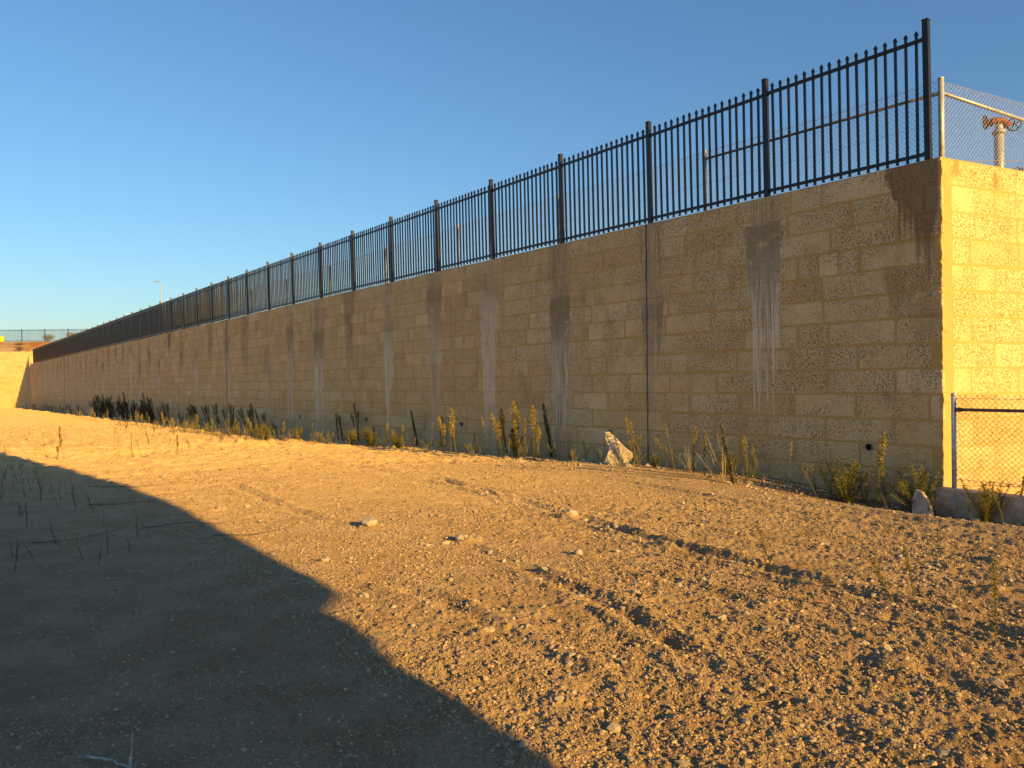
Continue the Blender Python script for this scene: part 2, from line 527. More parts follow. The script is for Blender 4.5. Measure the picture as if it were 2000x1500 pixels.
class MB:
    def __init__(self):
        self.v = []; self.f = []

    def add(self, vs, fs):
        k = len(self.v)
        self.v += [tuple(v) for v in vs]
        self.f += [tuple(i + k for i in f) for f in fs]

    def box(self, c, sx, sy, sz, ax=(1, 0, 0), ay=(0, 1, 0), az=(0, 0, 1)):
        c = Vector(c); ax = Vector(ax) * sx / 2; ay = Vector(ay) * sy / 2; az = Vector(az) * sz / 2
        vs = [c + ax * i + ay * j + az * k for k in (-1, 1) for j in (-1, 1) for i in (-1, 1)]
        self.add(vs, [(0, 2, 3, 1), (4, 5, 7, 6), (0, 1, 5, 4), (2, 6, 7, 3), (0, 4, 6, 2), (1, 3, 7, 5)])

    def tube(self, pts, rads, n=6, cap=True):
        pts = [Vector(p) for p in pts]
        if not isinstance(rads, (list, tuple)): rads = [rads] * len(pts)
        rings = []
        ref = None
        for i, p in enumerate(pts):
            a = pts[min(i + 1, len(pts) - 1)] - pts[max(i - 1, 0)]
            a.normalize()
            if ref is None:
                ref = Vector((1, 0, 0)) if abs(a.x) < .8 else Vector((0, 1, 0))
            u = (ref - a * ref.dot(a)).normalized(); w = a.cross(u)
            ref = u
            rings.append([p + (u * math.cos(2 * math.pi * k / n) + w * math.sin(2 * math.pi * k / n)) * rads[i] for k in range(n)])
        vs = [v for r in rings for v in r]
        fs = []
        for i in range(len(rings) - 1):
            for k in range(n):
                a = i * n + k; b = i * n + (k + 1) % n
                fs.append((a, b, b + n, a + n))
        if cap:
            fs.append(tuple(range(n))[::-1]); fs.append(tuple((len(rings) - 1) * n + k for k in range(n)))
        self.add(vs, fs)

    def build(self, name, mat, parent=None, smooth=False):
        return mesh_obj(name, self.v, self.f, mat, parent, smooth)


def icorock(seed, rough=.25, sub=2, sx=1, sy=1, sz=.7, flat=0):
    bm = bmesh.new()
    bmesh.ops.create_icosphere(bm, subdivisions=sub, radius=1)
    rs = random.Random(seed)
    planes = [(Vector((rs.uniform(-1, 1), rs.uniform(-1, 1), rs.uniform(-.6, 1))).normalized(), rs.uniform(.55, .9)) for _ in range(7)]
    for v in bm.verts:
        for n, dd in planes:
            k = v.co.dot(n)
            if k > dd: v.co -= n * (k - dd)
        v.co *= 1 + rs.uniform(-rough, rough) * .3
        v.co.x *= sx; v.co.y *= sy; v.co.z *= sz
    me = bpy.data.meshes.new('rock')
    bm.to_mesh(me); bm.free()
    return me


# ---------------------------------------------------------------- ground: one sheet to the horizon
def build_ground():
    front = np.radians(np.linspace(-41, 41, 761))
    back = np.radians(np.concatenate([np.linspace(41, 319, 95)[1:-1]]))
    ang = np.concatenate([front, back])
    rr = np.concatenate([[0.3, .8, 1.3], np.geomspace(1.8, 26, 640), np.geomspace(27, 115, 70), [140, 200, 400, 900, 2000, 4500]])
    A, Rr = np.meshgrid(ang, rr)
    X = Rr * np.sin(A); Y = Rr * np.cos(A)
    Z = ground_z(X, Y)
    na = len(ang); nr = len(rr)
    co = np.stack([X, Y, Z], -1).reshape(-1, 3)
    i, j = np.meshgrid(np.arange(nr - 1), np.arange(na), indexing='ij')
    j2 = (j + 1) % na
    quads = np.stack([i * na + j, (i + 1) * na + j, (i + 1) * na + j2, i * na + j2], -1).reshape(-1, 4)[:, ::-1]
    cen = len(co)
    co = np.vstack([co, [[0, 0, gz(0, 0)]]])
    tri = np.stack([np.full(na, cen), (np.arange(na) + 1) % na, np.arange(na)], -1)
    me = bpy.data.meshes.new('ground')
    me.vertices.add(len(co)); me.vertices.foreach_set('co', co.astype(np.float32).ravel())
    nl = len(quads) * 4 + len(tri) * 3
    me.loops.add(nl)
    me.loops.foreach_set('vertex_index', np.concatenate([quads.ravel(), tri.ravel()]).astype(np.int32))
    me.polygons.add(len(quads) + len(tri))
    st = np.concatenate([np.arange(len(quads)) * 4, len(quads) * 4 + np.arange(len(tri)) * 3])
    me.polygons.foreach_set('loop_start', st.astype(np.int32))
    me.polygons.foreach_set('use_smooth', np.ones(len(st), bool))
    me.update(calc_edges=True); me.validate()
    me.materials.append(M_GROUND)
    o = link('ground', me)
    # make sure the sheet faces up
    if me.polygons[0].normal.z < 0:
        me.flip_normals()
    tag(o, kind='structure')


build_ground()

# upper ground behind the wall, retained by it
UP = Z_TOP - .06
mesh_obj('upper_ground', [wp(0.15, -.42, UP), wp(WALL_LEN - .3, -.42, UP), (-60, 2500, UP + 1), (2500, 2500, UP + 1), ep(2600, -.3, UP + 1), ep(.4, -.42, UP)],
         [(0, 5, 4, 3, 2, 1)], M_UPPER)['kind'] = 'structure'


def embankment():
    xs = np.linspace(-150, -46, 70); ys = np.concatenate([np.linspace(FAR_Y + .5, 104.5, 12), [110, 140, 300, 900]])
    V = []; F = []
    for j, y in enumerate(ys):
        for i, x in enumerate(xs):
            t = min(1, max(0, (y - FAR_Y - .7) / 5.8))
            h = 5.9 + 1.75 * (t * t * (3 - 2 * t))
            n = float(vnoise(np.array([x * .35]), np.array([y * .35]), 21)[0]) * .5 * math.sin(math.pi * t)
            k = min(1, max(0, (-48 - x) / 8))
            V.append((x, y, UP * (1 - k) + (h + n) * k))
    nx = len(xs)
    for j in range(len(ys) - 1):
        for i in range(nx - 1):
            F.append((j * nx + i, j * nx + i + 1, (j + 1) * nx + i + 1, (j + 1) * nx + i))
    o = mesh_obj('embankment', V, F, M_EARTH, smooth=True)
    tag(o, kind='structure')


embankment()


# ---------------------------------------------------------------- the long retaining wall
def block_shape(length, height, seed, proud=.008, back=.05):
    """front slab of one block, x along, y out, z up, origin at lower left of its cell"""
    rs = random.Random(seed)
    n = 3
    out = []
    def jit(a): return rs.uniform(-a, a)
    c = .018 + rs.uniform(0, .02)
    x0, x1, z0, z1 = jit(.008), length + jit(.008), jit(.005), height + jit(.005)
    out = [(x0 + c, z0), (x0 + length * .35, z0 + jit(.006)), (x0 + length * .7, z0 + jit(.006)), (x1 - c, z0),
           (x1, z0 + c), (x1 + jit(.006), (z0 + z1) / 2), (x1, z1 - c),
           (x1 - c, z1), (x0 + length * .66, z1 + jit(.006)), (x0 + length * .3, z1 + jit(.006)), (x0 + c, z1),
           (x0, z1 - c), (x0 + jit(.006), (z0 + z1) / 2), (x0, z0 + c)]
    m = len(out)
    cx, cz = length / 2, height / 2
    pr = proud * rs.uniform(.5, 1.3)
    vs = [(x, -back, z) for x, z in out] + [(x, pr * .25, z) for x, z in out]
    ins = .012
    vs += [(x + math.copysign(min(ins, abs(cx - x)), cx - x), pr + jit(.002), z + math.copysign(min(ins, abs(cz - z)), cz - z)) for x, z in out]
    fs = []
    for r in range(2):
        for k in range(m):
            a = r * m + k; b = r * m + (k + 1) % m
            fs.append((a, b, b + m, a + m))
    fs.append(tuple(range(2 * m, 3 * m)))
    return vs, fs


def course_blocks(length, c, rs, start):
    """cells (x, len) along a course"""
    x = -start
    cells = []
    while x < length:
        L = 1.0 + rs.uniform(-.03, .03)
        if rs.random() < .10: L = .5
        a, b = max(x, 0), min(x + L, length)
        if b - a > .12:
            cells.append((a, b - a))
        x += L
    return cells


SHAPES = {}


def shared_block(L, h, mat, seed):
    key = (round(L, 1), round(h, 3), seed % 5, mat.name)
    if key not in SHAPES:
        vs, fs = block_shape(round(L, 1), h, hash(key[:3]) & 0xffff)
        me = bpy.data.meshes.new('block')
        me.from_pydata(vs, [], fs)
        me.materials.append(mat)
        me.update()
        SHAPES[key] = me
    return SHAPES[key], round(L, 1)


def build_wall():
    root = empty('retaining_wall', wp(0, 0, 0), WALL_AZ + R(90))     # local x = along the wall, local y = into the camera side
    tag(root, 'long tan limestone block retaining wall, shaded and streaked, with one sunlit end', 'wall')
    mw = root.matrix_basis.copy()
    root_inv = (Matrix.Translation(wp(0, 0, 0)) @ Matrix.Rotation(WALL_AZ + R(90), 4, 'Z')).inverted()

    def loc(v): return root_inv @ Vector(v)
    # core: L shape in plan
    TH = .45
    z0, z1 = -2.2, Z_TOP
    t_len = 9.0
    # inner corner found from both offsets
    plan = [wp(WALL_LEN, 0), wp(0, 0), ep(t_len, 0), ep(t_len, -TH)]
    # intersection of inner lines
    A = Matrix(((WX, -EX), (WY, -EY)))
    p1 = wp(0, -TH); p2 = ep(0, -TH)
    st = A.inverted() @ Vector((p2.x - p1.x, p2.y - p1.y))
    inner = wp(st[0], -TH)
    plan += [inner, wp(WALL_LEN, -TH)]
    V = []; F = []
    # front skins subdivided for a slightly uneven coping line
    nseg = 110
    def colz(s): return z1 + .012 * (random.random() - .5)
    pts_o = [wp(WALL_LEN * (1 - k / nseg), 0) for k in range(nseg + 1)] + [ep(t_len * k / 8, 0) for k in range(1, 9)]
    pts_i = [wp(WALL_LEN + (st[0] - WALL_LEN) * k / nseg, -TH) for k in range(nseg + 1)]
    p_end = ep(t_len, -TH)
    pts_i += [inner.lerp(p_end, k / 8) for k in range(1, 9)]
    n = len(pts_o)
    for po, pi in zip(pts_o, pts_i):
        zz = colz(0)
        V += [loc((po.x, po.y, z0)), loc((po.x, po.y, zz)), loc((pi.x, pi.y, zz)), loc((pi.x, pi.y, z0))]
    for k in range(n - 1):
        a = 4 * k; b = a + 4
        F += [(a, a + 1, b + 1, b), (a + 1, a + 2, b + 2, b + 1), (a + 2, a + 3, b + 3, b + 2)]
    F += [(0, 3, 2, 1), (4 * (n - 1), 4 * (n - 1) + 1, 4 * (n - 1) + 2, 4 * (n - 1) + 3)]
    core = mesh_obj('mortar_core', V, F, M_MORTAR, root)

    rs = random.Random(5)
    rest = MB(); tones = []
    count = 0
    nb = 17
    cand = []
    for c in range(nb):
        zt = Z_TOP - COURSE * c
        zb = zt - COURSE
        start = (.5 if c % 2 else 0.0) + rs.uniform(-.06, .06) + .35
        for (a, L) in course_blocks(WALL_LEN - .02, c, rs, start):
            cand.append(('w', a, L, zb, c))
        for (a, L) in course_blocks(t_len - .24, c, rs, .12 + (.5 if c % 2 == 0 else 0.0)):
            cand.append(('e', a + .2, L, zb, c))
    # the 300 that show largest: above ground, nearest along the wall
    def score(q):
        k, a, L, zb, c = q
        if zb < -.45: return 1e6 + a
        return a if k == 'w' else (a if a < 2.4 else 500 + a)
    cand.sort(key=score)
    gap_v, gap_h = .042, .034
    for idx, (k, a, L, zb, c) in enumerate(cand):
        top = c == 0
        gv = .012 if top else gap_v * rs.uniform(.5, 1.35)
        gh = gap_h * rs.uniform(.45, 1.25)
        at_corner = a < .01
        x0 = a + gv / 2 - (gv / 2 + .012 if at_corner else 0)
        bl = L - gv + (gv / 2 + .012 if at_corner else 0)
        bh = COURSE - gh - (.004 if top else 0)
        if idx < 300:
            parts = [(x0, bl)]
            if k == 'w' and c == 3 and 1.0 < a < 2.0:
                parts = [(x0 + bl * f0, bl * .31) for f0 in (0, .345, .69)]     # one block made up of three small squares
            for (xx, ll) in parts:
                me, L0 = shared_block(ll if ll > .06 else .1, COURSE - gap_h, M_BLOCK, rs.randrange(5))
                o = link('block', me, root)
                if k == 'w':
                    o.location = (xx, 0, zb + gh / 2)
                    o.rotation_euler = (0, 0, 0)
                    o.scale = (ll / L0, 1, bh / (COURSE - gap_h))
                    # mirrored so that y points out of the face
                else:
                    p = loc(ep(xx, 0, zb + gh / 2))
                    o.location = p
                    o.rotation_euler = (0, 0, E_ROT)
                    o.scale = (ll / L0, -.35, bh / (COURSE - gap_h))
        else:
            vs, fs = block_shape(bl, bh, rs.randrange(1 << 20))
            if k == 'w':
                vs2 = [(x0 + x, y, zb + gh / 2 + z) for x, y, z in vs]
            else:
                vs2 = []
                for x, y, z in vs:
                    p = loc((CX + EX * (x0 + x) + MX * y, CY + EY * (x0 + x) + MY * y, zb + gh / 2 + z))
                    vs2.append(p)
            rest.add(vs2, fs)
            tones += [rs.random()] * len(vs)
    o = rest.build('block', M_BLOCK, root)
    at = o.data.attributes.new('tone', 'FLOAT', 'POINT')
    at.data.foreach_set('value', tones)
    tag(o, kind='stuff')
    # ragged mortar rendered over the corner
    cr = MB()
    zs = np.arange(-.5, Z_TOP - .01, .055)
    rows = []
    jj = 0.0
    for z in zs:
        jj = .6 * jj + rs.uniform(-.006, .011)
        j1 = max(-.002, min(.022, jj)) + (.012 if rs.random() < .08 else 0)
        rows.append([loc(ep(.20 + rs.uniform(-.015, .02), -.004, z)), loc(ep(.17 + rs.uniform(-.015, .02), .0035, z)), loc(ep(-j1 * .4, .004 + j1, z)),
                     loc(wp(.010 + rs.uniform(0, .02), .0055 + j1 * .2, z)), loc(wp(.04 + rs.uniform(0, .03), -.004, z))])
    for r_ in rows: cr.v += [tuple(q) for q in r_]
    for i in range(len(rows) - 1):
        for k in range(4):
            cr.f.append((i * 5 + k, i * 5 + k + 1, (i + 1) * 5 + k + 1, (i + 1) * 5 + k))
    cr.build('corner_render', M_MORTAR, root)
    # movement joints
    for s in (POST0 + 2 * PITCH + .0, POST0 + 12 * PITCH, POST0 + 22 * PITCH, POST0 + 32 * PITCH):
        b = MB()
        zs = np.linspace(-.6, Z_TOP - .004, 24)
        for za, zb in zip(zs[:-1], zs[1:]):
            w = .007 + .007 * rs.random()
            b.box((s + rs.uniform(-.004, .004), .008, (za + zb) / 2), w, .026, zb - za)
        b.build('movement_joint', M_JOINT, root)
    return root


# local frame of the wall root: x along the wall, y = out of the face.  Rotation WALL_AZ+90 sends local x to W and local y to N.
_rotm = Matrix.Rotation(WALL_AZ + R(90), 3, 'Z')
_e_loc = _rotm.inverted() @ Vector((EX, EY, 0))
_m_loc = _rotm.inverted() @ Vector((MX, MY, 0))
# block shape has x along, y out; on the short face x=E, y=M (left-handed turn checked below)
E_ROT = math.atan2(_e_loc.y, _e_loc.x)
print('frame check', _rotm @ Vector((1, 0, 0)), (WX, WY), _rotm @ Vector((0, 1, 0)), (NX, NY), 'E', _e_loc, _m_loc)
WALL = build_wall()

# unseen caster added behind the viewer, outline shaped to throw the foreground shadow
SHADOW_EDGE = [(0.18, 2.98, -0.003), (-0.2, 3.53, -0.002), (-0.63, 4.07, 0.002), (-0.81, 4.46, 0.006), (-1.04, 4.8, 0.005), (-1.36, 5.18, 0.002), (-1.63, 5.53, 0.002), (-1.46, 5.47, 0.002), (-1.21, 5.41, 0.003), (-1.48, 5.84, 0.005), (-1.88, 6.36, 0.006), (-2.64, 7.43, -0.003), (-3.76, 9.05, -0.012), (-5.88, 11.72, -0.001), (-8.48, 14.6, -0.026), (-10.94, 17.43, -0.093), (-13.25, 19.84, -0.133)]


def add_shadow_caster():
    yb = -2.0
    dxy = (-math.sin(LIGHT_AZ), math.cos(LIGHT_AZ)); te = math.tan(SUN_EL)
    edge = SHADOW_EDGE
    prof = []
    for x, y, z in edge:
        t = (y - yb) / dxy[1]
        prof.append((x - dxy[0] * t, z + t * te))
    outline = [(prof[0][0] - .02, -.4)] + prof + [(prof[-1][0] - 1.5, prof[-1][1] + .15), (.4, prof[-1][1] + .2), (.4, -.4)]
    n = len(outline)
    V = [(x, yb, z) for x, z in outline] + [(x, yb - .4, z) for x, z in outline]
    F = [tuple(range(n)), tuple(range(2 * n - 1, n - 1, -1))] + [(k, k + n, (k + 1) % n + n, (k + 1) % n) for k in range(n)]
    o = mesh_obj('shadow_caster', V, F, M_MORTAR2)
    tag(o, 'unseen caster added out of view to shade the lower left ground', 'wall')


add_shadow_caster()

# far wall that closes the yard
def far_wall():
    root = empty('far_wall', (-61, FAR_Y, 0))
    tag(root, 'sunlit golden block wall closing the far left end of the yard', 'wall')
    b = MB()
    b.box((-24.5, .25, 1.9), 50.6, .5, 8.2)
    b.build('mortar_core', M_MORTAR2, root)
    rs = random.Random(9)
    blk = MB(); tones = []
    for c in range(22):
        zb = 6.0 - COURSE * (c + 1)
        for a, L in course_blocks(50, c, rs, .5 * (c % 2)):
            vs, fs = block_shape(L - .03, COURSE - .026, rs.randrange(1 << 20), .012, .02)
            blk.add([(.7 - a - L + x, -y, zb + z) for x, y, z in vs], [f[::-1] for f in fs])
            tones += [rs.random()] * len(vs)
    o = blk.build('block', M_BLOCK2, root)
    at = o.data.attributes.new('tone', 'FLOAT', 'POINT'); at.data.foreach_set('value', tones)
    tag(o, kind='stuff')


far_wall()


# ---------------------------------------------------------------- black picket fence on the wall
def picket_mesh(h=1.80):
    b = MB(); w = .031
    b.box((0, 0, (.045 + h - .07) / 2), w, w, h - .07 - .045)
    # pressed spear head
    ring = lambda z, a, e: [(-a, -e, z), (a, -e, z), (a, e, z), (-a, e, z)]
    rows = [ring(h - .07, .0155, .0155), ring(h - .055, .025, .017), ring(h - .03, .019, .012), ring(h - .002, .003, .003)]
    vs = [v for r in rows for v in r]; fs = []
    for r in range(3):
        for k in range(4):
            fs.append((r * 4 + k, r * 4 + (k + 1) % 4, r * 4 + (k + 1) % 4 + 4, r * 4 + k + 4))
    fs.append((12, 13, 14, 15))
    b.add(vs, fs)
    return b


def picket_fence():
    off = -.12
    nposts = 44
    root = empty('picket_fence', wp(POST0, off, Z_TOP), WALL_AZ + R(90))
    tag(root, 'black steel picket fence with spear tips along the top of the long wall', 'fence')
    pk = picket_mesh()
    pme = bpy.data.meshes.new('picket'); pme.from_pydata(pk.v, [], pk.f); pme.materials.append(M_BLACK); pme.update()
    b = MB(); b.box((0, 0, .93), .075, .075, 1.90); b.box((0, 0, 1.89), .082, .082, .018); b.box((0, 0, .012), .12, .11, .012)
    post = bpy.data.meshes.new('post'); post.from_pydata(b.v, [], b.f); post.materials.append(M_BLACK); post.update()
    b = MB(); b.box((PITCH / 2, 0, 0), PITCH - .076, .042, .044)
    for e in (.045, PITCH - .045): b.box((e, 0, 0), .022, .055, .058)
    rail = bpy.data.meshes.new('rail'); rail.from_pydata(b.v, [], b.f); rail.materials.append(M_BLACK); rail.update()
    rs = random.Random(3)
    rest = MB(); cnt = 0
    for i in range(nposts):
        o = link('post', post, root); o.location = (i * PITCH, 0, 0); o.rotation_euler = (rs.uniform(-.008, .008) - .018, rs.uniform(-.006, .006), 0)
        if i == nposts - 1: break
        for z in (.12, 1.645):
            o = link('rail', rail, root); o.location = (i * PITCH, .018 * z, z + rs.uniform(-.008, .008)); o.rotation_euler = (0, rs.uniform(-.003, .003), 0)
        for k in range(17):
            x = i * PITCH + (k + 1) * PITCH / 18
            dz = rs.uniform(-.006, .006)
            if cnt < 300:
                o = link('picket', pme, root); o.location = (x, 0, dz); o.rotation_euler = (-.018 + rs.uniform(-.004, .004), rs.uniform(-.005, .005), 0)
            else:
                rest.add([(vx + x, vy + .018 * vz, vz + dz) for vx, vy, vz in pk.v], pk.f)
            cnt += 1
    tag(rest.build('picket', M_BLACK, root), kind='stuff')


picket_fence()


def far_fence():
    root = empty('picket_fence', (-92, 104.8, 7.62))
    tag(root, 'distant black picket fence on the orange bank above the far wall', 'fence')
    P = 3.15
    b = MB(); b.box((0, 0, .9), .08, .08, 1.8)
    post = bpy.data.meshes.new('post'); post.from_pydata(b.v, [], b.f); post.materials.append(M_BLACK)
    rest = MB()
    for i in range(15):
        o = link('post', post, root); o.location = (i * P, 0, 0)
        if i == 14: break
        for z in (.2, 1.6):
            q = MB(); q.box((P / 2, 0, z), P - .08, .05, .045); o = q.build('rail', M_BLACK, root); o.location = (i * P, 0, 0)
        for k in range(20):
            rest.box((i * P + (k + 1) * P / 21, 0, .92), .028, .028, 1.68)
    tag(rest.build('picket', M_BLACK, root), kind='stuff')


far_fence()


# ---------------------------------------------------------------- chain-link fences
def chain_mesh(o3, ax, length, z0, z1, parent, name='wire_mesh', pitch=.07, r=.0019, barbs=True, mat=None):
    """woven diamond wire: crossing diagonals with twisted tips at the top"""
    o3 = Vector(o3); ax = Vector(ax).normalized(); nrm = Vector((-ax.y, ax.x, 0))
    b = MB(); H = z1 - z0
    n = int(length / pitch)
    for i in range(-int(H / pitch) - 1, n + int(H / pitch) + 2):
        for sg in (1, -1):
            xa, xb = i * pitch, i * pitch + sg * H
            za, zb = z0, z1
            if min(xa, xb) < 0:
                t = (0 - xa) / (xb - xa)
                if sg == 1: xa, za = 0, z0 + H * t
                else: xb, zb = 0, z0 + H * t
            if max(xa, xb) > length:
                t = (length - xa) / (xb - xa)
                if t < 0 or t > 1: pass
                if sg == 1: xb, zb = length, z0 + H * ((length - i * pitch) / H)
                else: xa, za = length, z0 + H * ((i * pitch - length) / H)
            if xa < -1e-6 or xb < -1e-6 or xa > length + 1e-6 or xb > length + 1e-6 or zb - za < .01: continue
            if zb > z1 + 1e-6 or za < z0 - 1e-6: continue
            pa = o3 + ax * xa + nrm * .0018 * sg; pb = o3 + ax * xb + nrm * .0018 * sg
            pa.z = za; pb.z = zb
            if barbs and zb >= z1 - 1e-6: pb = pb + (pb - pa).normalized() * .03
            b.tube([pa, pb], r, 3, False)
    o = b.build(name, mat or M_WIRE, parent)
    tag(o, kind='stuff')
    return o


def pipe(pa, pb, r, name, parent, mat=None, cap_ball=False, n=12):
    b = MB(); b.tube([pa, pb], r, n)
    if cap_ball:
        p = Vector(pb); b.tube([p - Vector((0, 0, .015)), p + Vector((0, 0, .004)), p + Vector((0, 0, .02)), p + Vector((0, 0, .026))], [r * 1.12, r * 1.12, r * .8, r * .2], n)
    return b.build(name, mat or M_GALV, parent, True)


def upper_chain():
    root = empty('chain_link_fence')
    tag(root, 'galvanised chain-link fence behind the black pickets, turning the wall corner', 'fence')
    off = -.32
    c0 = wp(.12, off)
    zt = 5.52
    rs = random.Random(4)
    pipe((c0.x, c0.y, UP - .1), (c0.x, c0.y, zt), .036, 'post', root, cap_ball=True)
    s = .12
    k = 1
    while s + 3.92 * k < WALL_LEN - 1:
        p = wp(s + 3.92 * k, off)
        pipe((p.x, p.y, UP - .1), (p.x + rs.uniform(-.01, .01), p.y, zt + rs.uniform(-.03, .02)), .026, 'post', root, cap_ball=True, n=8)
        k += 1
    p1 = wp(s + 3.92, off)
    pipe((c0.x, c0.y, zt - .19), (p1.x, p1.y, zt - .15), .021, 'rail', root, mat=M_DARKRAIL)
    for sl in (.15, .155):
        pass
    for a in (0.06, 3.86):
        p = wp(s + a, off); q = wp(s + a + (.05 if a < 1 else -.05) , off)
        z = zt - .19 + .04 * a / 3.92
        pipe((p.x, p.y, z), (q.x, q.y, z), .03, 'clamp', root)
    # line wires
    for z, mid in ((zt - .03, .03), (UP + .62, .01), (UP + .12, .02)):
        b = MB()
        pts = []
        L = WALL_LEN - 2
        for i in range(0, 56):
            ss = L * i / 55
            p = wp(s + ss, off + .005, z - (mid if i % 2 else 0)); pts.append(p)
        b.tube(pts, .0022, 4)
        b.build('line_wire', M_WIRE, root)
    o = wp(s, off)
    chain_mesh(o, (WX, WY, 0), WALL_LEN - 2.2, UP + .1, zt - .02, root)
    # run above the sunlit end
    e = Vector((math.sin(R(63.5)), math.cos(R(63.5)), 0))
    q1 = c0 + e * 2.0
    q2 = c0 + e * 5.2
    q3 = c0 + e * 8.4
    for q, l in ((q1, .03), (q2, 0), (q3, 0)):
        pipe((q.x + l, q.y, UP - .1), (q.x - l, q.y, zt - .04), .026, 'post', root, cap_ball=True, n=8)
    qb = c0 + e * 2.75
    pipe((qb.x, qb.y, UP - .05), (q1.x + .02, q1.y, zt - .28), .021, 'brace', root, n=8)
    pipe((c0.x, c0.y, zt - .19), (q1.x, q1.y, zt - .30), .023, 'rail', root)
    b = MB(); b.tube([(c0.x, c0.y, zt - .03), (q1.x, q1.y, zt - .09), (q2.x, q2.y, zt - .1), (q3.x, q3.y, zt - .1)], .0035, 4); b.build('line_wire', M_WIRE, root)
    m1 = c0 + e * .25
    b = MB(); b.tube([(m1.x, m1.y, UP + .12), (q1.x, q1.y, UP + .34), (q2.x, q2.y, UP + .6)], .004, 4); b.build('line_wire', M_WIRE, root)
    chain_mesh(c0, e, 8.3, UP + .08, zt - .06, root, pitch=.07)


upper_chain()


def lower_chain():
    root = empty('chain_link_fence', (0, 0, 0))
    tag(root, 'low chain-link fence with dark rail on a concrete kerb in front of sunlit wall end', 'fence')
    # runs on from the corner in line with the long wall, towards the right
    a = wp(-.16, .05)
    ax = Vector((-WX, -WY, 0))
    zt = 1.28; zb = .06
    n = 4
    for k in range(n):
        p = a + ax * 3.0 * k
        pipe((p.x, p.y, zb - .25), (p.x, p.y, zt), .031, 'post', root, cap_ball=True)
    e = a + ax * 9.0
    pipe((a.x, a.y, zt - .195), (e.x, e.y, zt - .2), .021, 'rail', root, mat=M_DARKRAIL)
    for p_, s_ in ((a, .07),):
        q0 = p_ + ax * .02; q1 = p_ + ax * .10
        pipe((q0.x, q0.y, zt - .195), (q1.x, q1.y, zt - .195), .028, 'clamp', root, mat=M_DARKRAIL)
    for z in (zt - .05, zb + .13):
        b = MB(); b.tube([(a.x, a.y, z), (a.x + ax.x * 3, a.y + ax.y * 3, z - .02), (e.x, e.y, z)], .003, 4); b.build('line_wire', M_WIRE, root)
    b = MB(); pts = []
    for i in range(14):
        q = a + ax * (.0 + i * .12); pts.append((q.x + random.uniform(-.01, .01), q.y, zb + .04 + .05 * random.random() + .01 * i))
    b.tube(pts, .004, 4); b.build('tie_wire', M_WIRE, root)
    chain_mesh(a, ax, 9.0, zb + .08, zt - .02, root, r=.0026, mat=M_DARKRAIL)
    # concrete kerb below
    kb = MB()
    segs = [(-.34, 2.2), (2.225, 2.5), (4.75, 2.5), (7.275, 2.0)]
    kroot = empty('concrete_kerb')
    tag(kroot, 'rough concrete kerb under the low chain-link fence', 'kerb')
    for sx, L in segs:
        c = a + ax * (sx + .2 + L / 2) + Vector((NX, NY, 0)) * .06
        bm = bmesh.new()
        bmesh.ops.create_cube(bm, size=1)
        bmesh.ops.subdivide_edges(bm, edges=bm.edges[:], cuts=5, use_grid_fill=True)
        rs = random.Random(int(sx * 10) + 3)
        for v in bm.verts:
            v.co.x *= L; v.co.y *= .30; v.co.z *= .36
            v.co += Vector((rs.uniform(-.006, .006), rs.uniform(-.008, .008), rs.uniform(-.007, .007)))
        me = bpy.data.meshes.new('kerb_segment'); bm.to_mesh(me); bm.free(); me.materials.append(M_CONC)
        o = link('kerb_segment', me, kroot); o.location = (c.x, c.y, -.12); o.rotation_euler = (0, .012, math.atan2(ax.y, ax.x))


lower_chain()


# ---------------------------------------------------------------- drain pipes in the wall
def drains():
    zs = [.53, .50, .47, .42, .36, .28, .2, .1, .0]
    for k in range(9):
        s = .98 + 5.17 * k
        p = wp(s, 0, zs[k])
        root = empty('drain_pipe', p, WALL_AZ + R(90))
        ordw = ['nearest', 'second', 'third', 'fourth', 'fifth', 'sixth', 'seventh', 'eighth', 'ninth'][k]
        tag(root, f'small dark round drain pipe low in the long wall, {ordw} from the near corner', 'pipe', 'drain pipes along the wall foot')
        b = MB(); n = 16; ro, ri = .052, .043
        vs = []; fs = []
        for (r, y) in ((ro, -.05), (ro, .035), (ri, .035), (ri, .008)):
            vs += [(r * math.cos(2 * math.pi * i / n), y, r * math.sin(2 * math.pi * i / n)) for i in range(n)]
        for q in range(3):
            for i in range(n):
                fs.append((q * n + i, q * n + (i + 1) % n, (q + 1) * n + (i + 1) % n, (q + 1) * n + i))
        b.add(vs, fs); b.build('rim', M_DARKPIPE, root, True)
        b = MB(); b.add([(ri * math.cos(2 * math.pi * i / n), .0165, ri * math.sin(2 * math.pi * i / n)) for i in range(n)], [tuple(range(n))])  # black disc closes the pipe, its inner shade painted as colour
        b.build('shade_disc', M_PIPE_SHADE, root)


drains()


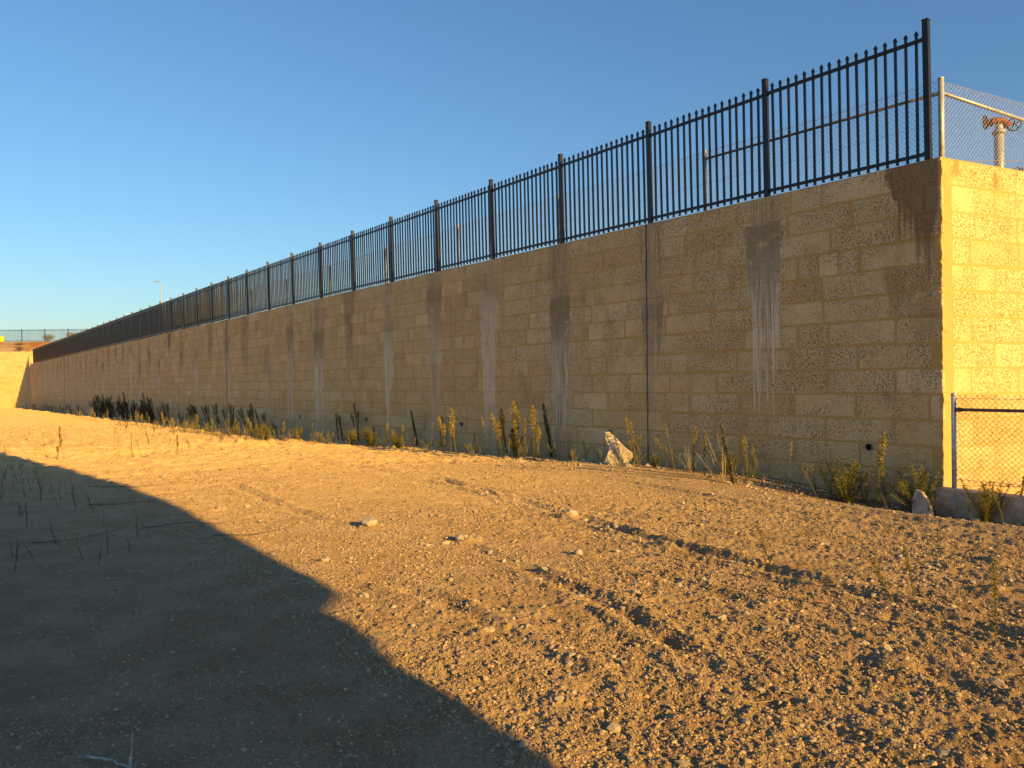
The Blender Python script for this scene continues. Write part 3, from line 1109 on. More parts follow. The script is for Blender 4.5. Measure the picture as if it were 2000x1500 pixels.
# ---------------------------------------------------------------- standpipe with red valves
def standpipe():
    bx, by = 7.96, 12.5
    z0 = UP - .1
    root = empty('standpipe', (bx, by, z0))
    tag(root, 'pale standpipe with red valves and black handwheels behind the chain-link fence', 'standpipe')
    H = 5.62 - z0
    b = MB(); b.tube([(0, 0, 0), (0, 0, H - .16)], .072, 20); b.build('pipe', M_LAMP, root, True)
    b = MB(); b.tube([(0, 0, H - .17), (0, 0, H - .12)], .10, 20); b.tube([(0, 0, H - .12), (0, 0, H - .02)], [.06, .055], 16); b.build('flange', M_LAMP, root, True)
    b = MB(); b.tube([(-.13, 0, H + .02), (-.06, 0, H + .05), (.06, -.01, H + .04), (.12, -.02, H)], [.042, .055, .055, .042], 14); b.build('tee', M_RED, root, True)
    for sx, zz, yaw in ((-1, .02, .5), (1, -.01, -.7)):
        v = empty_part = None
        b = MB(); b.tube([(sx * .11, 0, H + zz), (sx * .135, 0, H + zz), (sx * .14, 0, H + zz), (sx * .20, -.02, H + zz)], [.065, .065, .04, .03], 14)
        body = b.build('valve', M_RED, root, True)
        w = MB(); rr = .105; n = 22
        cx, cy, cz = sx * .235, -.03, H + zz - .01
        ux = Vector((math.sin(yaw) * .8, math.cos(yaw), 0)).normalized() if sx > 0 else Vector((.75, .66, 0)); uz = Vector((0, 0, 1))
        pts = [Vector((cx, cy, cz)) + ux * rr * math.cos(2 * math.pi * i / n) + uz * rr * math.sin(2 * math.pi * i / n) for i in range(n + 1)]
        w.tube(pts, .013, 6, False)
        for i in range(5):
            an = 2 * math.pi * i / 5 + .3
            w.tube([Vector((cx, cy, cz)), Vector((cx, cy, cz)) + ux * rr * math.cos(an) + uz * rr * math.sin(an)], .009, 5)
        w.tube([(sx * .19, -.02, H + zz), (cx + sx * .01, cy, cz)], .016, 8)
        w.build('handwheel', M_WHEEL, body, True)


standpipe()


# ---------------------------------------------------------------- rubble and stones
def slab(name, outline, thick, mat, loc, rot, label, cat, seed=0):
    rs = random.Random(seed)
    n = len(outline)
    bm = bmesh.new()
    fr = [bm.verts.new((x, -thick / 2 + rs.uniform(-.006, .006), z)) for x, z in outline]
    bk = [bm.verts.new((x + rs.uniform(-.01, .01), thick / 2 + rs.uniform(-.006, .006), z)) for x, z in outline]
    bm.faces.new(fr); bm.faces.new(bk[::-1])
    for i in range(n):
        bm.faces.new((fr[i], bk[i], bk[(i + 1) % n], fr[(i + 1) % n]))
    bmesh.ops.bevel(bm, geom=bm.edges[:], offset=.009, segments=2, affect='EDGES')
    bmesh.ops.recalc_face_normals(bm, faces=bm.faces[:])
    me = bpy.data.meshes.new(name); bm.to_mesh(me); bm.free(); me.materials.append(mat)
    o = link(name, me); o.location = loc; o.rotation_euler = rot
    tag(o, label, cat)
    return o


# broken slab leaning on the wall, pale, bent edge
p = wp(5.35, .64, 0)
slab('broken_slab', [(-.26, -.06), (.04, -.10), (.20, .05), (.30, .16), (.29, .22), (.12, .32), (-.03, .48), (-.16, .59), (-.25, .57), (-.23, .44), (-.12, .27), (-.17, .10)], .11, M_ROCK,
     (p.x, p.y, gz(p.x, p.y) + .0), (R(-17), R(3), R(-12)), 'pale broken stone slab leaning on the long wall beside the movement joint', 'slab', 2)
p = wp(-.02, .42, 0)
slab('concrete_slab', [(-.12, -.10), (.13, -.12), (.12, .02), (.02, .20), (-.07, .25), (-.13, .1)], .07, M_CONC,
     (p.x - .1, p.y, gz(p.x, p.y) + .10), (R(-16), R(-10), WALL_AZ + R(262)), 'grey concrete slab tilted at the near corner of the wall', 'slab', 5)

ROCKS = [(-1.12, 3.16, .046, 'rounded pale stone lying in the shaded gravel near the bottom left'),
         (-1.075, 3.235, .026, 'small white stone just behind the rounded pale stone in the shade'),
         (-5.84, 12.84, .17, 'white stone alone on the sunlit sand beyond the shadow edge'),
         (-6.48, 13.07, .10, 'smaller white stone left of the lone white stone on sunlit sand'),
         (0.62, 8.55, .25, 'flat cream rock on the sunlit gravel, largest in the middle of the yard'),
         (0.78, 8.42, .11, 'small rock touching the right side of the largest flat cream rock'),
         (-0.50, 7.28, .16, 'pale flat rock on the gravel ridge left of centre'),
         (-0.34, 7.42, .10, 'small stone behind the pale flat rock on the gravel ridge'),
         (2.03, 4.17, .085, 'upright tan stone with long shadow at lower right'),
         (1.95, 4.13, .05, 'small stone leaning on the left of the upright tan stone'),
         (0.21, 3.60, .085, 'low cream rock near the bottom, right of the shadow edge'),
         (-1.50, 8.0, .22, 'earth-coloured flat rock at the left end of the gravel ridge'),
         (-2.46, 4.27, .04, 'flat grey stone in the shade at far lower left'),
         (-1.96, 3.87, .036, 'thin pale stone in the shade at lower left'),
         (1.70, 3.05, .075, 'cream rock at the bottom edge right of centre'),
         (-1.58, 6.42, .10, 'tan rock on sunlit gravel close to the middle of the shadow edge'),
         (0.56, 6.61, .12, 'tan lump of stone right of the gravel ridge'),
         (2.02, 13.42, .20, 'cream stone lying at the foot of the pale broken slab'),
         (2.72, 13.55, .13, 'round stone at the wall foot right of the movement joint'),
         (2.40, 13.70, .14, 'low stone at the wall foot under the movement joint'),
         (5.62, 9.35, .16, 'dark stone on the ground before the concrete kerb')]
for i, (x, y, w, lab) in enumerate(ROCKS):
    me = icorock(40 + i, .25, 2, 1, .75 + .3 * random.random(), .5 + .25 * random.random())
    me.materials.append(M_ROCK)
    o = link('rock', me)
    w *= .8
    o.scale = (w / 2,) * 3
    if 'upright' in lab: o.scale = (w * .42, w * .4, w * .75)
    o.location = (x, y, gz(x, y) + o.scale[2] * .18)
    o.rotation_euler = (random.uniform(-.2, .2), random.uniform(-.2, .2), random.uniform(0, 6))
    tag(o, lab, 'rock')


def scatter_points(name, X, Y, size, mat, kind_label, cat, zoff=.2, tall=.7):
    """loose stones: points carrying one stone each"""
    Z = ground_z(X, Y)
    n = len(X)
    me = bpy.data.meshes.new(name)
    me.vertices.add(n)
    me.vertices.foreach_set('co', np.stack([X, Y, Z + size * zoff], -1).astype(np.float32).ravel())
    a = me.attributes.new('scl', 'FLOAT_VECTOR', 'POINT')
    sc = np.stack([size * rng.uniform(.8, 1.4, n), size * rng.uniform(.7, 1.1, n), size * rng.uniform(.5, .95, n) * tall / .7], -1)
    a.data.foreach_set('vector', sc.astype(np.float32).ravel())
    a = me.attributes.new('rot', 'FLOAT_VECTOR', 'POINT')
    ro = np.stack([rng.uniform(-.4, .4, n), rng.uniform(-.4, .4, n), rng.uniform(0, 6.28, n)], -1)
    a.data.foreach_set('vector', ro.astype(np.float32).ravel())
    a = me.attributes.new('pick', 'INT', 'POINT')
    a.data.foreach_set('value', rng.integers(0, 4, n).astype(np.int32))
    me.update()
    o = link(name, me)
    ng = bpy.data.node_groups.new(name + '_nodes', 'GeometryNodeTree')
    ng.interface.new_socket('Geometry', in_out='INPUT', socket_type='NodeSocketGeometry')
    ng.interface.new_socket('Geometry', in_out='OUTPUT', socket_type='NodeSocketGeometry')
    N = ng.nodes; Lk = ng.links
    gi = N.new('NodeGroupInput'); go = N.new('NodeGroupOutput')
    join = N.new('GeometryNodeGeometryToInstance')
    for k in range(4):
        ic = N.new('GeometryNodeMeshIcoSphere'); ic.inputs['Radius'].default_value = 1.0; ic.inputs['Subdivisions'].default_value = 1
        nz = N.new('ShaderNodeTexNoise'); nz.noise_dimensions = '4D'; nz.inputs['W'].default_value = k * 7.3; nz.inputs['Scale'].default_value = 1.1; nz.inputs['Detail'].default_value = 2
        sub = N.new('ShaderNodeVectorMath'); sub.operation = 'SUBTRACT'; sub.inputs[1].default_value = (.5, .5, .5)
        scl = N.new('ShaderNodeVectorMath'); scl.operation = 'SCALE'; scl.inputs['Scale'].default_value = 1.7
        sp = N.new('GeometryNodeSetPosition'); sm_ = N.new('GeometryNodeSetMaterial'); sm_.inputs['Material'].default_value = mat
        Lk.new(nz.outputs['Color'], sub.inputs[0]); Lk.new(sub.outputs[0], scl.inputs[0]); Lk.new(scl.outputs[0], sp.inputs['Offset'])
        Lk.new(ic.outputs['Mesh'], sp.inputs['Geometry']); Lk.new(sp.outputs[0], sm_.inputs['Geometry']); Lk.new(sm_.outputs[0], join.inputs[0])
    iop = N.new('GeometryNodeInstanceOnPoints')
    iop.inputs['Pick Instance'].default_value = True
    def attr(nm, dt):
        q = N.new('GeometryNodeInputNamedAttribute'); q.data_type = dt; q.inputs['Name'].default_value = nm
        return q.outputs['Attribute']
    Lk.new(gi.outputs[0], iop.inputs['Points']); Lk.new(join.outputs[0], iop.inputs['Instance'])
    Lk.new(attr('pick', 'INT'), iop.inputs['Instance Index'])
    e2r = N.new('FunctionNodeEulerToRotation'); Lk.new(attr('rot', 'FLOAT_VECTOR'), e2r.inputs[0]); Lk.new(e2r.outputs[0], iop.inputs['Rotation'])
    Lk.new(attr('scl', 'FLOAT_VECTOR'), iop.inputs['Scale'])
    Lk.new(iop.outputs[0], go.inputs[0])
    md = o.modifiers.new('stones', 'NODES'); md.node_group = ng
    me.materials.append(mat)
    tag(o, kind_label, cat, kind='stuff')
    return o


def pebbles():
    # fine gravel, denser near the viewer
    n = 460000
    r = 2.0 + 14 * rng.uniform(0, 1, n) ** 1.7; a = np.radians(rng.uniform(-40, 42, n))
    X = r * np.sin(a); Y = r * np.cos(a)
    d = (X - CX) * NX + (Y - CY) * NY
    m = vnoise(X * .8, Y * .8, 41) + .6 * vnoise(X * 2.7, Y * 2.7, 42)
    dens = np.clip(.6 + 1.3 * m, .10, 1) * np.where(d > 8.6, .55, 1.0) * np.where(d < 2.6, .6, 1.0)
    keep = (rng.uniform(0, 1, n) < dens) & (d > .15)
    X, Y, r = X[keep], Y[keep], r[keep]
    size = np.clip(rng.lognormal(math.log(.0034), .5, len(X)), .0018, .018) * (0.75 + .06 * r)
    size = size * np.where((X - CX) * NX + (Y - CY) * NY > 8.8, .75, 1.0)
    scatter_points('gravel', X, Y, size, M_PEBBLE, 'loose tan limestone gravel strewn over the yard', 'gravel')
    n = 90000
    r = 13 + 32 * rng.uniform(0, 1, n) ** 1.3; a = np.radians(rng.uniform(-40, 30, n))
    X = r * np.sin(a); Y = r * np.cos(a)
    d = (X - CX) * NX + (Y - CY) * NY
    keep = (d > .3) & (rng.uniform(0, 1, n) < np.clip(.5 + 1.2 * vnoise(X * .4, Y * .4, 44), .1, 1))
    X, Y, r = X[keep], Y[keep], r[keep]
    scatter_points('far_gravel', X, Y, np.clip(rng.lognormal(math.log(.009), .4, len(X)), .005, .03) * (.6 + .025 * r), M_PEBBLE, 'loose gravel on the sunlit far part of the yard', 'gravel')
    # coarser rubble along the foot of the wall and on the ridges
    s = rng.uniform(-2, 26, 7000); dd = np.abs(rng.normal(.45, .4, 7000)) + .15
    X = CX + WX * s + NX * dd; Y = CY + WY * s + NY * dd
    k = rng.uniform(0, 1, 7000) < np.clip(.5 + 1.5 * vnoise(s * .9, dd, 43), .1, 1)
    X, Y = X[k], Y[k]
    rx = []; ry = []
    for pts, dep in RUTS:
        for (ax, ay), (bx, by) in zip(pts[:-1], pts[1:]):
            q = rng.uniform(0, 1, 45)
            rx.append(ax + (bx - ax) * q + rng.normal(0, .14, 45)); ry.append(ay + (by - ay) * q + rng.normal(0, .14, 45))
    X2 = np.concatenate(rx); Y2 = np.concatenate(ry)
    r3 = 2.4 + 16 * rng.uniform(0, 1, 1500) ** 1.4; a3 = np.radians(rng.uniform(-38, 40, 1500))
    X3 = r3 * np.sin(a3); Y3 = r3 * np.cos(a3); d3 = (X3 - CX) * NX + (Y3 - CY) * NY; k3 = (d3 > .5) & (d3 < 8.4)
    X2 = np.concatenate([X2, X3[k3]]); Y2 = np.concatenate([Y2, Y3[k3]])
    s1 = np.clip(rng.lognormal(math.log(.013), .55, len(X)), .005, .07); s2 = np.clip(rng.lognormal(math.log(.009), .5, len(X2)), .004, .03)
    scatter_points('rubble', np.concatenate([X, X2]), np.concatenate([Y, Y2]), np.concatenate([s1, s2]), M_ROCK,
                   'loose limestone rubble along the wall foot and gravel ridges', 'rubble')


pebbles()


# ---------------------------------------------------------------- weeds
def weed_meshes(kind, seed):
    """one upright fleabane-like weed of height 1: stem, leaves, seed head"""
    rs = random.Random(seed)
    stem = MB(); leaf = MB(); head = MB()

    def leafq(b, p, dirv, L, w):
        side = dirv.cross(Vector((0, 0, 1)))
        if side.length < 1e-3: side = Vector((1, 0, 0))
        side = side.normalized() * w / 2
        mid = p + dirv * L * .55; tip = p + dirv * L + Vector((0, 0, -L * .18))
        b.add([p - side * .5, p + side * .5, mid + side, tip, mid - side], [(0, 1, 2, 4), (4, 2, 3)])

    def stalk(base, top, bend, r0, r1, n=6):
        pts = []
        for i in range(n):
            t = i / (n - 1)
            q = Vector(base).lerp(Vector(top), t) + Vector(bend) * math.sin(math.pi * t * .5) * t
            pts.append(q)
        stem.tube(pts, [r0 + (r1 - r0) * i / (n - 1) for i in range(n)], 4)
        return pts

    def at(pts, t):
        k = t * (len(pts) - 1); i = min(int(k), len(pts) - 2)
        return pts[i].lerp(pts[i + 1], k - i)

    cfg = {'spike': (1, 150, .11, .48, .085, 330), 'gold': (2, 70, .09, .42, .085, 330), 'bush': (26, 60, .13, .5, .10, 100), 'open': (4, 45, .09, .4, .11, 130),
           'thin': (1, 50, .07, .3, .045, 90), 'lean': (1, 110, .09, .45, .075, 190), 'dark': (3, 60, .10, .4, .055, 170), 'straw': (7, 3, .12, .1, .02, 0),
           'stalk': (2, 9, .14, .3, .06, 30), 'grass': (8, 0, 0, 0, 0, 0)}[kind]
    nst, nlf, llen, hlen, hw, nh = cfg
    for j in range(nst):
        an = rs.uniform(0, 6.28)
        sp = {'bush': .62, 'open': .34, 'dark': .18, 'gold': .08, 'straw': .42, 'grass': .4}.get(kind, .03)
        tall = 1.0 if j == 0 else rs.uniform(.55, .95)
        bx, by = rs.uniform(-.02, .02) * nst ** .5, rs.uniform(-.02, .02) * nst ** .5
        top = (bx + math.cos(an) * sp * rs.random(), by + math.sin(an) * sp * rs.random(), tall)
        r0 = {'bush': .006, 'dark': .011, 'straw': .007, 'grass': .004, 'thin': .006, 'stalk': .012}.get(kind, .009)
        pts = stalk((bx, by, -.03), top, (rs.uniform(-.12, .12), rs.uniform(-.12, .12), 0), r0, r0 * .45)
        for i in range(nlf):
            t = rs.uniform(.06, .97)
            p = at(pts, t); a = rs.uniform(0, 6.28); up = rs.uniform(.25, 1.1)
            dv = Vector((math.cos(a), math.sin(a), up)).normalized()
            leafq(leaf, p, dv, llen * rs.uniform(.5, 1.15) * (1.15 - .5 * t), llen * .15)
        for i in range(nh):
            t = 1 - hlen * rs.random() ** 1.2
            p = at(pts, min(1, t)); a = rs.uniform(0, 6.28)
            q_ = (1 - t) / hlen
            rad = hw * min(1, q_ * 2.2 + .12) * (1 - .55 * q_) * rs.random() ** .6
            c = p + Vector((math.cos(a) * rad, math.sin(a) * rad, rad * .7))
            if rs.random() < .25:
                head.tube([p, c], .0016, 3, False)
            e = rs.uniform(.006, .013) * (1.3 if kind == 'gold' else 1)
            u = Vector((rs.uniform(-1, 1), rs.uniform(-1, 1), rs.uniform(-1, 1))).normalized() * e
            w = u.cross(Vector((rs.uniform(-1, 1), rs.uniform(-1, 1), rs.uniform(-1, 1)))).normalized() * e
            head.add([c - u, c + w, c + u, c - w], [(0, 1, 2, 3)])
    mats = {'dark': (M_DSTEM, M_DLEAF, M_DLEAF), 'straw': (M_STRAW, M_STRAW, M_STRAW), 'stalk': (M_DSTEM, M_DLEAF, M_DLEAF), 'grass': (M_STRAW,) * 3,
            'gold': (M_STEM, M_LEAF, M_HEAD)}.get(kind, (M_STEM, M_LEAF, M_HEAD))
    if kind in ('bush',): mats = (M_STEM, M_LEAF, M_LEAF2)
    res = []
    for nm, b, m in (('stem', stem, mats[0]), ('leaves', leaf, mats[1]), ('seed_head', head, mats[2])):
        if not b.v: continue
        me = bpy.data.meshes.new(nm); me.from_pydata(b.v, [], b.f); me.materials.append(m); me.update()
        res.append((nm, me))
    return res


M_LEAF2 = leafmat('weed_tip', (.26, .23, .06))
WM = {k: [weed_meshes(k, 100 + 13 * i + sum(map(ord, k))) for i in range(v)] for k, v in
      dict(spike=3, gold=3, bush=3, open=2, thin=2, lean=2, dark=4, straw=1, stalk=5, grass=3).items()}


def weed(kind, x, y, h, leanx, leany=0.0, label='', group=None, seed=0):
    rs = random.Random(seed)
    parts = WM[kind][seed % len(WM[kind])]
    root = empty('weed', (x, y, gz(x, y)))
    root.scale = (h, h, h)
    q = Vector((leanx, leany, 1)).normalized().to_track_quat('Z', 'Y')
    root.rotation_mode = 'QUATERNION'
    root.rotation_quaternion = q @ Quaternion((0, 0, 1), rs.uniform(0, 6.28))
    for nm, me in parts:
        o = link(nm, me, root)
        if nm == 'leaves' or nm == 'seed_head': tag(o, kind='stuff')
    tag(root, label, 'weed', group)
    return root


STUFF = {}


def weed_stuff(kind, x, y, h, leanx, seed=0):
    """far weeds that nobody could count: gathered by material into one object"""
    rs = random.Random(seed)
    q = Vector((leanx, 0, 1)).normalized().to_track_quat('Z', 'Y') @ Quaternion((0, 0, 1), rs.uniform(0, 6.28))
    M = Matrix.Translation((x, y, gz(x, y))) @ q.to_matrix().to_4x4() @ Matrix.Scale(h, 4)
    for nm, me in WM[kind][seed % len(WM[kind])]:
        b = STUFF.setdefault(me.materials[0].name, MB())
        b.add([M @ v.co for v in me.vertices], [tuple(p.vertices) for p in me.polygons])


LOOK = {'spike': 'tall feathery green weed', 'gold': 'slender weed with golden plume', 'bush': 'bushy green weed', 'open': 'loosely branched weed', 'thin': 'thin green weed',
        'lean': 'green weed leaning sideways', 'dark': 'dark dead weed', 'straw': 'clump of dry straw stalks'}
K = 1.115
WALLWEEDS = [
    (5.45 * K, 8.26 * K, 0.57, -0.04, 'spike'), (5.15 * K, 8.34 * K, 0.55, -0.08, 'bush'), (5.17 * K, 8.06 * K, 0.50, -0.27, 'lean'), (4.90 * K, 8.55 * K, 0.29, -0.31, 'spike'),
    (4.81 * 1.09, 9.10 * 1.09, 0.62, -0.30, 'bush'), (4.36 * K, 9.13 * K, 1.02, -0.06, 'spike'), (4.63 * 1.08, 9.51 * 1.08, 0.78, -0.09, 'spike'), (4.10 * K, 9.42 * K, 0.64, -0.05, 'bush'),
    (4.09 * 1.09, 9.84 * 1.09, 0.51, -0.39, 'spike'), (3.95 * 1.08, 9.94 * 1.08, 0.50, -0.35, 'open'),
    (4.11, 11.39, 0.67, -0.06, 'thin'), (3.49, 11.43, 0.73, -0.01, 'spike'), (3.72, 11.78, 0.55, -0.04, 'spike'), (3.27, 11.33, 0.91, -0.13, 'dark'), (3.15, 11.58, 0.82, -0.19, 'straw'),
    (3.00, 11.97, 0.62, -0.10, 'spike'), (2.84, 12.14, 0.78, 0.02, 'spike'), (2.85, 13.13, 0.79, -0.11, 'thin'), (2.80, 13.0, 0.70, -0.85, 'lean'), (2.43, 13.56, 0.42, -0.49, 'lean'),
    (2.16, 13.61, 0.86, -0.17, 'open'), (1.76, 14.24, 0.38, -0.07, 'thin'), (1.53, 14.70, 0.43, -0.05, 'open'), (0.83, 15.87, 1.16, -0.02, 'dark'), (0.73, 15.80, 1.13, -0.02, 'gold'),
    (0.48, 16.22, 1.19, -0.01, 'gold'), (0.40, 16.30, 0.98, 0.01, 'gold'), (0.57, 16.10, 0.82, 0.01, 'spike'), (0.28, 16.50, 1.01, -0.09, 'gold'), (0.92, 15.80, 0.67, 0.00, 'thin'),
    (-0.21, 16.09, 0.98, -0.15, 'gold'), (-0.26, 16.35, 0.95, -0.01, 'spike'), (-0.55, 16.47, 0.84, -0.04, 'thin'), (-1.23, 16.94, 1.04, -0.05, 'gold'), (-1.57, 17.59, 0.86, -0.04, 'gold'),
    (-1.81, 19.53, 0.78, -0.05, 'dark'), (-1.40, 17.34, 0.66, -0.07, 'thin'), (-1.90, 17.89, 0.66, 0.02, 'thin'), (-2.56, 18.64, 0.62, -0.24, 'gold'), (-3.15, 19.49, 0.66, -0.14, 'gold'),
    (-2.54, 20.49, 0.97, -0.15, 'dark'), (-4.06, 22.48, 0.52, -0.06, 'dark'), (-4.68, 23.29, 1.22, -0.19, 'dark'), (-5.34, 24.15, 0.89, -0.15, 'dark'), (-5.54, 24.41, 0.80, -0.14, 'dark'),
    (-7.13, 24.02, 0.64, -0.15, 'gold'), (-8.08, 25.12, 0.63, -0.21, 'bush'), (-8.73, 25.65, 0.72, -0.12, 'gold'), (-10.81, 31.31, 1.05, -0.30, 'dark'), (-9.85, 30.05, 0.94, -0.15, 'dark')]
ORD = ['first', 'second', 'third', 'fourth', 'fifth', 'sixth', 'seventh', 'eighth', 'ninth', 'tenth', 'eleventh', 'twelfth', 'thirteenth', 'fourteenth', 'fifteenth', 'sixteenth',
       'seventeenth', 'eighteenth', 'nineteenth']
by_kind = {}
for i, wdd in enumerate(sorted(WALLWEEDS, key=lambda q: (q[0] - CX) * WX + (q[1] - CY) * WY)):
    x, y, h, ln, k = wdd
    by_kind[k] = by_kind.get(k, 0) + 1
    ss = (x - CX) * WX + (y - CY) * WY; d_ = (x - CX) * NX + (y - CY) * NY
    if k != 'dark' and d_ < .14 + .08 * ss:
        x, y = wp(ss, .14 + .08 * ss).xy
    lab = f'{LOOK[k]} at the long wall foot, {ORD[by_kind[k] - 1]} such from the right'
    if k == 'straw': lab = 'clump of dry straw stalks at the long wall foot among green weeds'
    weed(k, x, y, h, ln, 0, lab, 'weeds along the wall foot', seed=i)

rs = random.Random(77)
for i in range(80):
    s = rs.uniform(.4, 26)
    p = wp(s, rs.uniform(.2, .5) + .05 * s)
    weed(rs.choice(['thin', 'thin', 'open', 'spike', 'lean', 'straw', 'bush']), p.x, p.y, rs.uniform(.15, .45) * (1 + .02 * s), rs.uniform(-.4, .2), 0,
         'small low weed sprouting between the taller ones at the wall foot', 'low weeds at the wall foot', seed=150 + i)
# dense dark stand further down the wall, with paler plants in the light in front
for i in range(120):
    s = rs.uniform(22, 62) if i > 45 else rs.uniform(40, 58)
    d = rs.uniform(.15, .9)
    p = wp(s, d)
    h = rs.uniform(.6, 1.35) * (1.25 if 40 < s < 58 and rs.random() < .5 else .9)
    if i % 3:
        weed_stuff('dark', p.x, p.y, h, -rs.uniform(.05, .32), 200 + i)
        continue
    weed('dark', p.x, p.y, h, -rs.uniform(.05, .32), 0, 'dark dead weed in the dense stand far along the shaded wall foot', 'dark weeds far along the wall', seed=200 + i)
for i in range(34):
    s = rs.uniform(22, 58)
    p = wp(s, min(.35 + .065 * s, 2.2) + rs.uniform(-.15, .35))
    weed(rs.choice(['gold', 'straw', 'thin', 'gold']), p.x, p.y, rs.uniform(.35, .85), -rs.uniform(0, .3), 0,
         'small pale sunlit weed in front of the dark stand far along the wall', 'pale weeds far along the wall', seed=300 + i)
for i in range(40):
    s = rs.uniform(58, 106)
    p = wp(s, rs.uniform(.2, 1.6))
    weed_stuff('dark', p.x, p.y, rs.uniform(.35, .8), -rs.uniform(0, .2), 400 + i)
for i in range(18):
    weed_stuff('straw', -61 - rs.uniform(-1, 12), FAR_Y - rs.uniform(.5, 1.6), rs.uniform(.3, .6), 0, 450 + i)
for i in range(330):
    s = rs.uniform(-1, 34) if i % 3 else rs.uniform(8, 40)
    lit_d = .12 + .066 * max(s, 0)
    p = wp(s, max(.12, lit_d + rs.uniform(-.25, .45)))
    weed_stuff(rs.choice(['thin', 'thin', 'straw', 'open', 'spike', 'lean', 'grass']), p.x, p.y, rs.uniform(.10, .34) * (1 + .02 * max(s, 0)), rs.uniform(-.5, .3), 900 + i)
_me = bpy.data.meshes.new('weed_fringe')
_V = []; _F = []; _I = []
for _k, (_mn, _b) in enumerate(STUFF.items()):
    _o = len(_V)
    _V += _b.v; _F += [tuple(q + _o for q in f) for f in _b.f]; _I += [_k] * len(_b.f)
    _me.materials.append(bpy.data.materials[_mn])
_me.from_pydata(_V, [], _F)
_me.polygons.foreach_set('material_index', _I)
_me.update()
tag(link('weed_fringe', _me), 'low mass of weeds and dry grass fringing the wall foot to its far end', 'weeds', kind='stuff')

YARD = [(2.69, 4.28, 0.47, -0.06, 'spike', 'tall thin weed standing alone on gravel at right edge'), (2.53, 5.11, 0.36, -0.5, 'spike', 'weed leaning left on sunlit gravel, right of centre'),
        (2.66, 5.09, 0.34, -0.17, 'spike', 'upright thin weed right of the leaning one on gravel'), (1.96, 5.81, 0.36, -0.34, 'spike', 'thin weed leaning over the long rut'),
        (2.28, 5.55, 0.20, -0.15, 'thin', 'short thin weed right of the long rut'), (2.16, 5.48, 0.13, -0.49, 'thin', 'tiny weed beside the long rut'),
        (3.71, 7.58, 0.19, -0.16, 'thin', 'little weed on gravel before the bushy weeds'), (3.17, 8.09, 0.14, -0.19, 'thin', 'little weed on the grey strip left of the bushy weeds'),
        (4.31, 6.63, 0.11, 0.08, 'thin', 'tiny weed at the right edge below the kerb'), (2.44, 8.38, 0.20, -0.57, 'thin', 'bent small weed on the grey strip by the wall'),
        (2.74, 8.69, 0.09, -0.2, 'thin', 'tiny sprig on the grey strip by the wall'), (1.66, 6.76, 0.16, -0.06, 'thin', 'small weed in the long dark rut'),
        (1.60, 7.44, 0.12, -0.08, 'thin', 'tiny weed above the long dark rut'), (0.60, 3.71, 0.16, -0.09, 'thin', 'small weed on gravel at bottom centre'),
        (1.90, 3.73, 0.13, -0.04, 'thin', 'small weed below the upright tan stone')]
for i, (x, y, h, ln, k, lab) in enumerate(YARD):
    weed(k, x, y, h, ln, 0, lab, 'weeds scattered on the gravel', seed=500 + i)
# sparse sunlit weeds far left, and dead stalks in the shade
for i in range(40):
    x, y = rs.uniform(-16, -7.5), rs.uniform(16, 30)
    if abs(x / y) > .72: continue
    weed(rs.choice(['thin', 'stalk', 'gold', 'straw']), x, y, rs.uniform(.25, .7), rs.uniform(-.2, .2), 0, 'sparse sunlit weed on the sand at far left', 'sunlit weeds at far left', seed=600 + i)
for i in range(190):
    y = 6.2 + 9 * rs.random() ** .9; x = -y * rs.uniform(.36, .69)
    dd = (x - CX) * NX + (y - CY) * NY
    if dd < 8.9 or rs.random() < .25: continue
    weed('stalk' if rs.random() < .85 else 'straw', x, y, rs.uniform(.08, .30), rs.uniform(-.45, .45), rs.uniform(-.2, .2), 'short dead stalk standing in the shaded gravel at left', 'dead stalks in the shade', seed=700 + i)


# twigs on the ground
def twig(pts, r, mat, label):
    b = MB(); pts3 = []
    for (xa, ya, za), (xb, yb, zb) in zip(pts[:-1], pts[1:]):
        for i in range(4):
            t = i / 4
            px = xa + (xb - xa) * t + random.uniform(-1, 1) * .06 * abs(xb - xa); py = ya + (yb - ya) * t + random.uniform(-1, 1) * .06 * abs(xb - xa)
            pts3.append((px, py, gz(px, py) + za + (zb - za) * t))
    pts3.append((pts[-1][0], pts[-1][1], gz(pts[-1][0], pts[-1][1]) + pts[-1][2]))
    b.tube(pts3, [r * (1 - .6 * i / (len(pts3) - 1)) for i in range(len(pts3))], 5)
    o = b.build('twig', mat, None, True)
    tag(o, label, 'twig', 'twigs on the ground')
    return o


twig([(-2.95, 7.55, .03), (-2.6, 7.6, .02), (-2.25, 7.85, .05)], .0055, M_TWIG, 'dark twig lying in the shade near the shadow edge')
twig([(-5.3, 9.6, .03), (-5.0, 9.65, .02), (-4.5, 9.8, .03)], .007, M_TWIG, 'long dark twig in the shade at upper left')
twig([(-4.6, 7.3, .02), (-4.2, 7.45, .03), (-3.9, 7.7, .09)], .006, M_TWIG, 'bent dark twig in the shade at left')
twig([(-3.9, 8.1, .02), (-3.5, 8.2, .05), (-3.1, 8.25, .02)], .007, M_TWIG, 'dark broken branch in the middle of the shaded gravel')
twig([(-6.2, 11.4, .03), (-5.6, 11.4, .03), (-5.0, 11.6, .06)], .007, M_TWIG, 'dark twig in the shade near the upper shadow tip')
twig([(1.0, 3.55, .012), (1.25, 3.62, .02), (1.6, 3.62, .012)], .0028, M_STRAW, 'single pale straw lying on gravel at bottom right')
twig([(-1.72, 3.08, .02), (-1.62, 3.04, .03), (-1.5, 2.98, .03), (-1.42, 2.93, .02)], .006, M_TWIGP, 'pale curved twig at the bottom left edge')


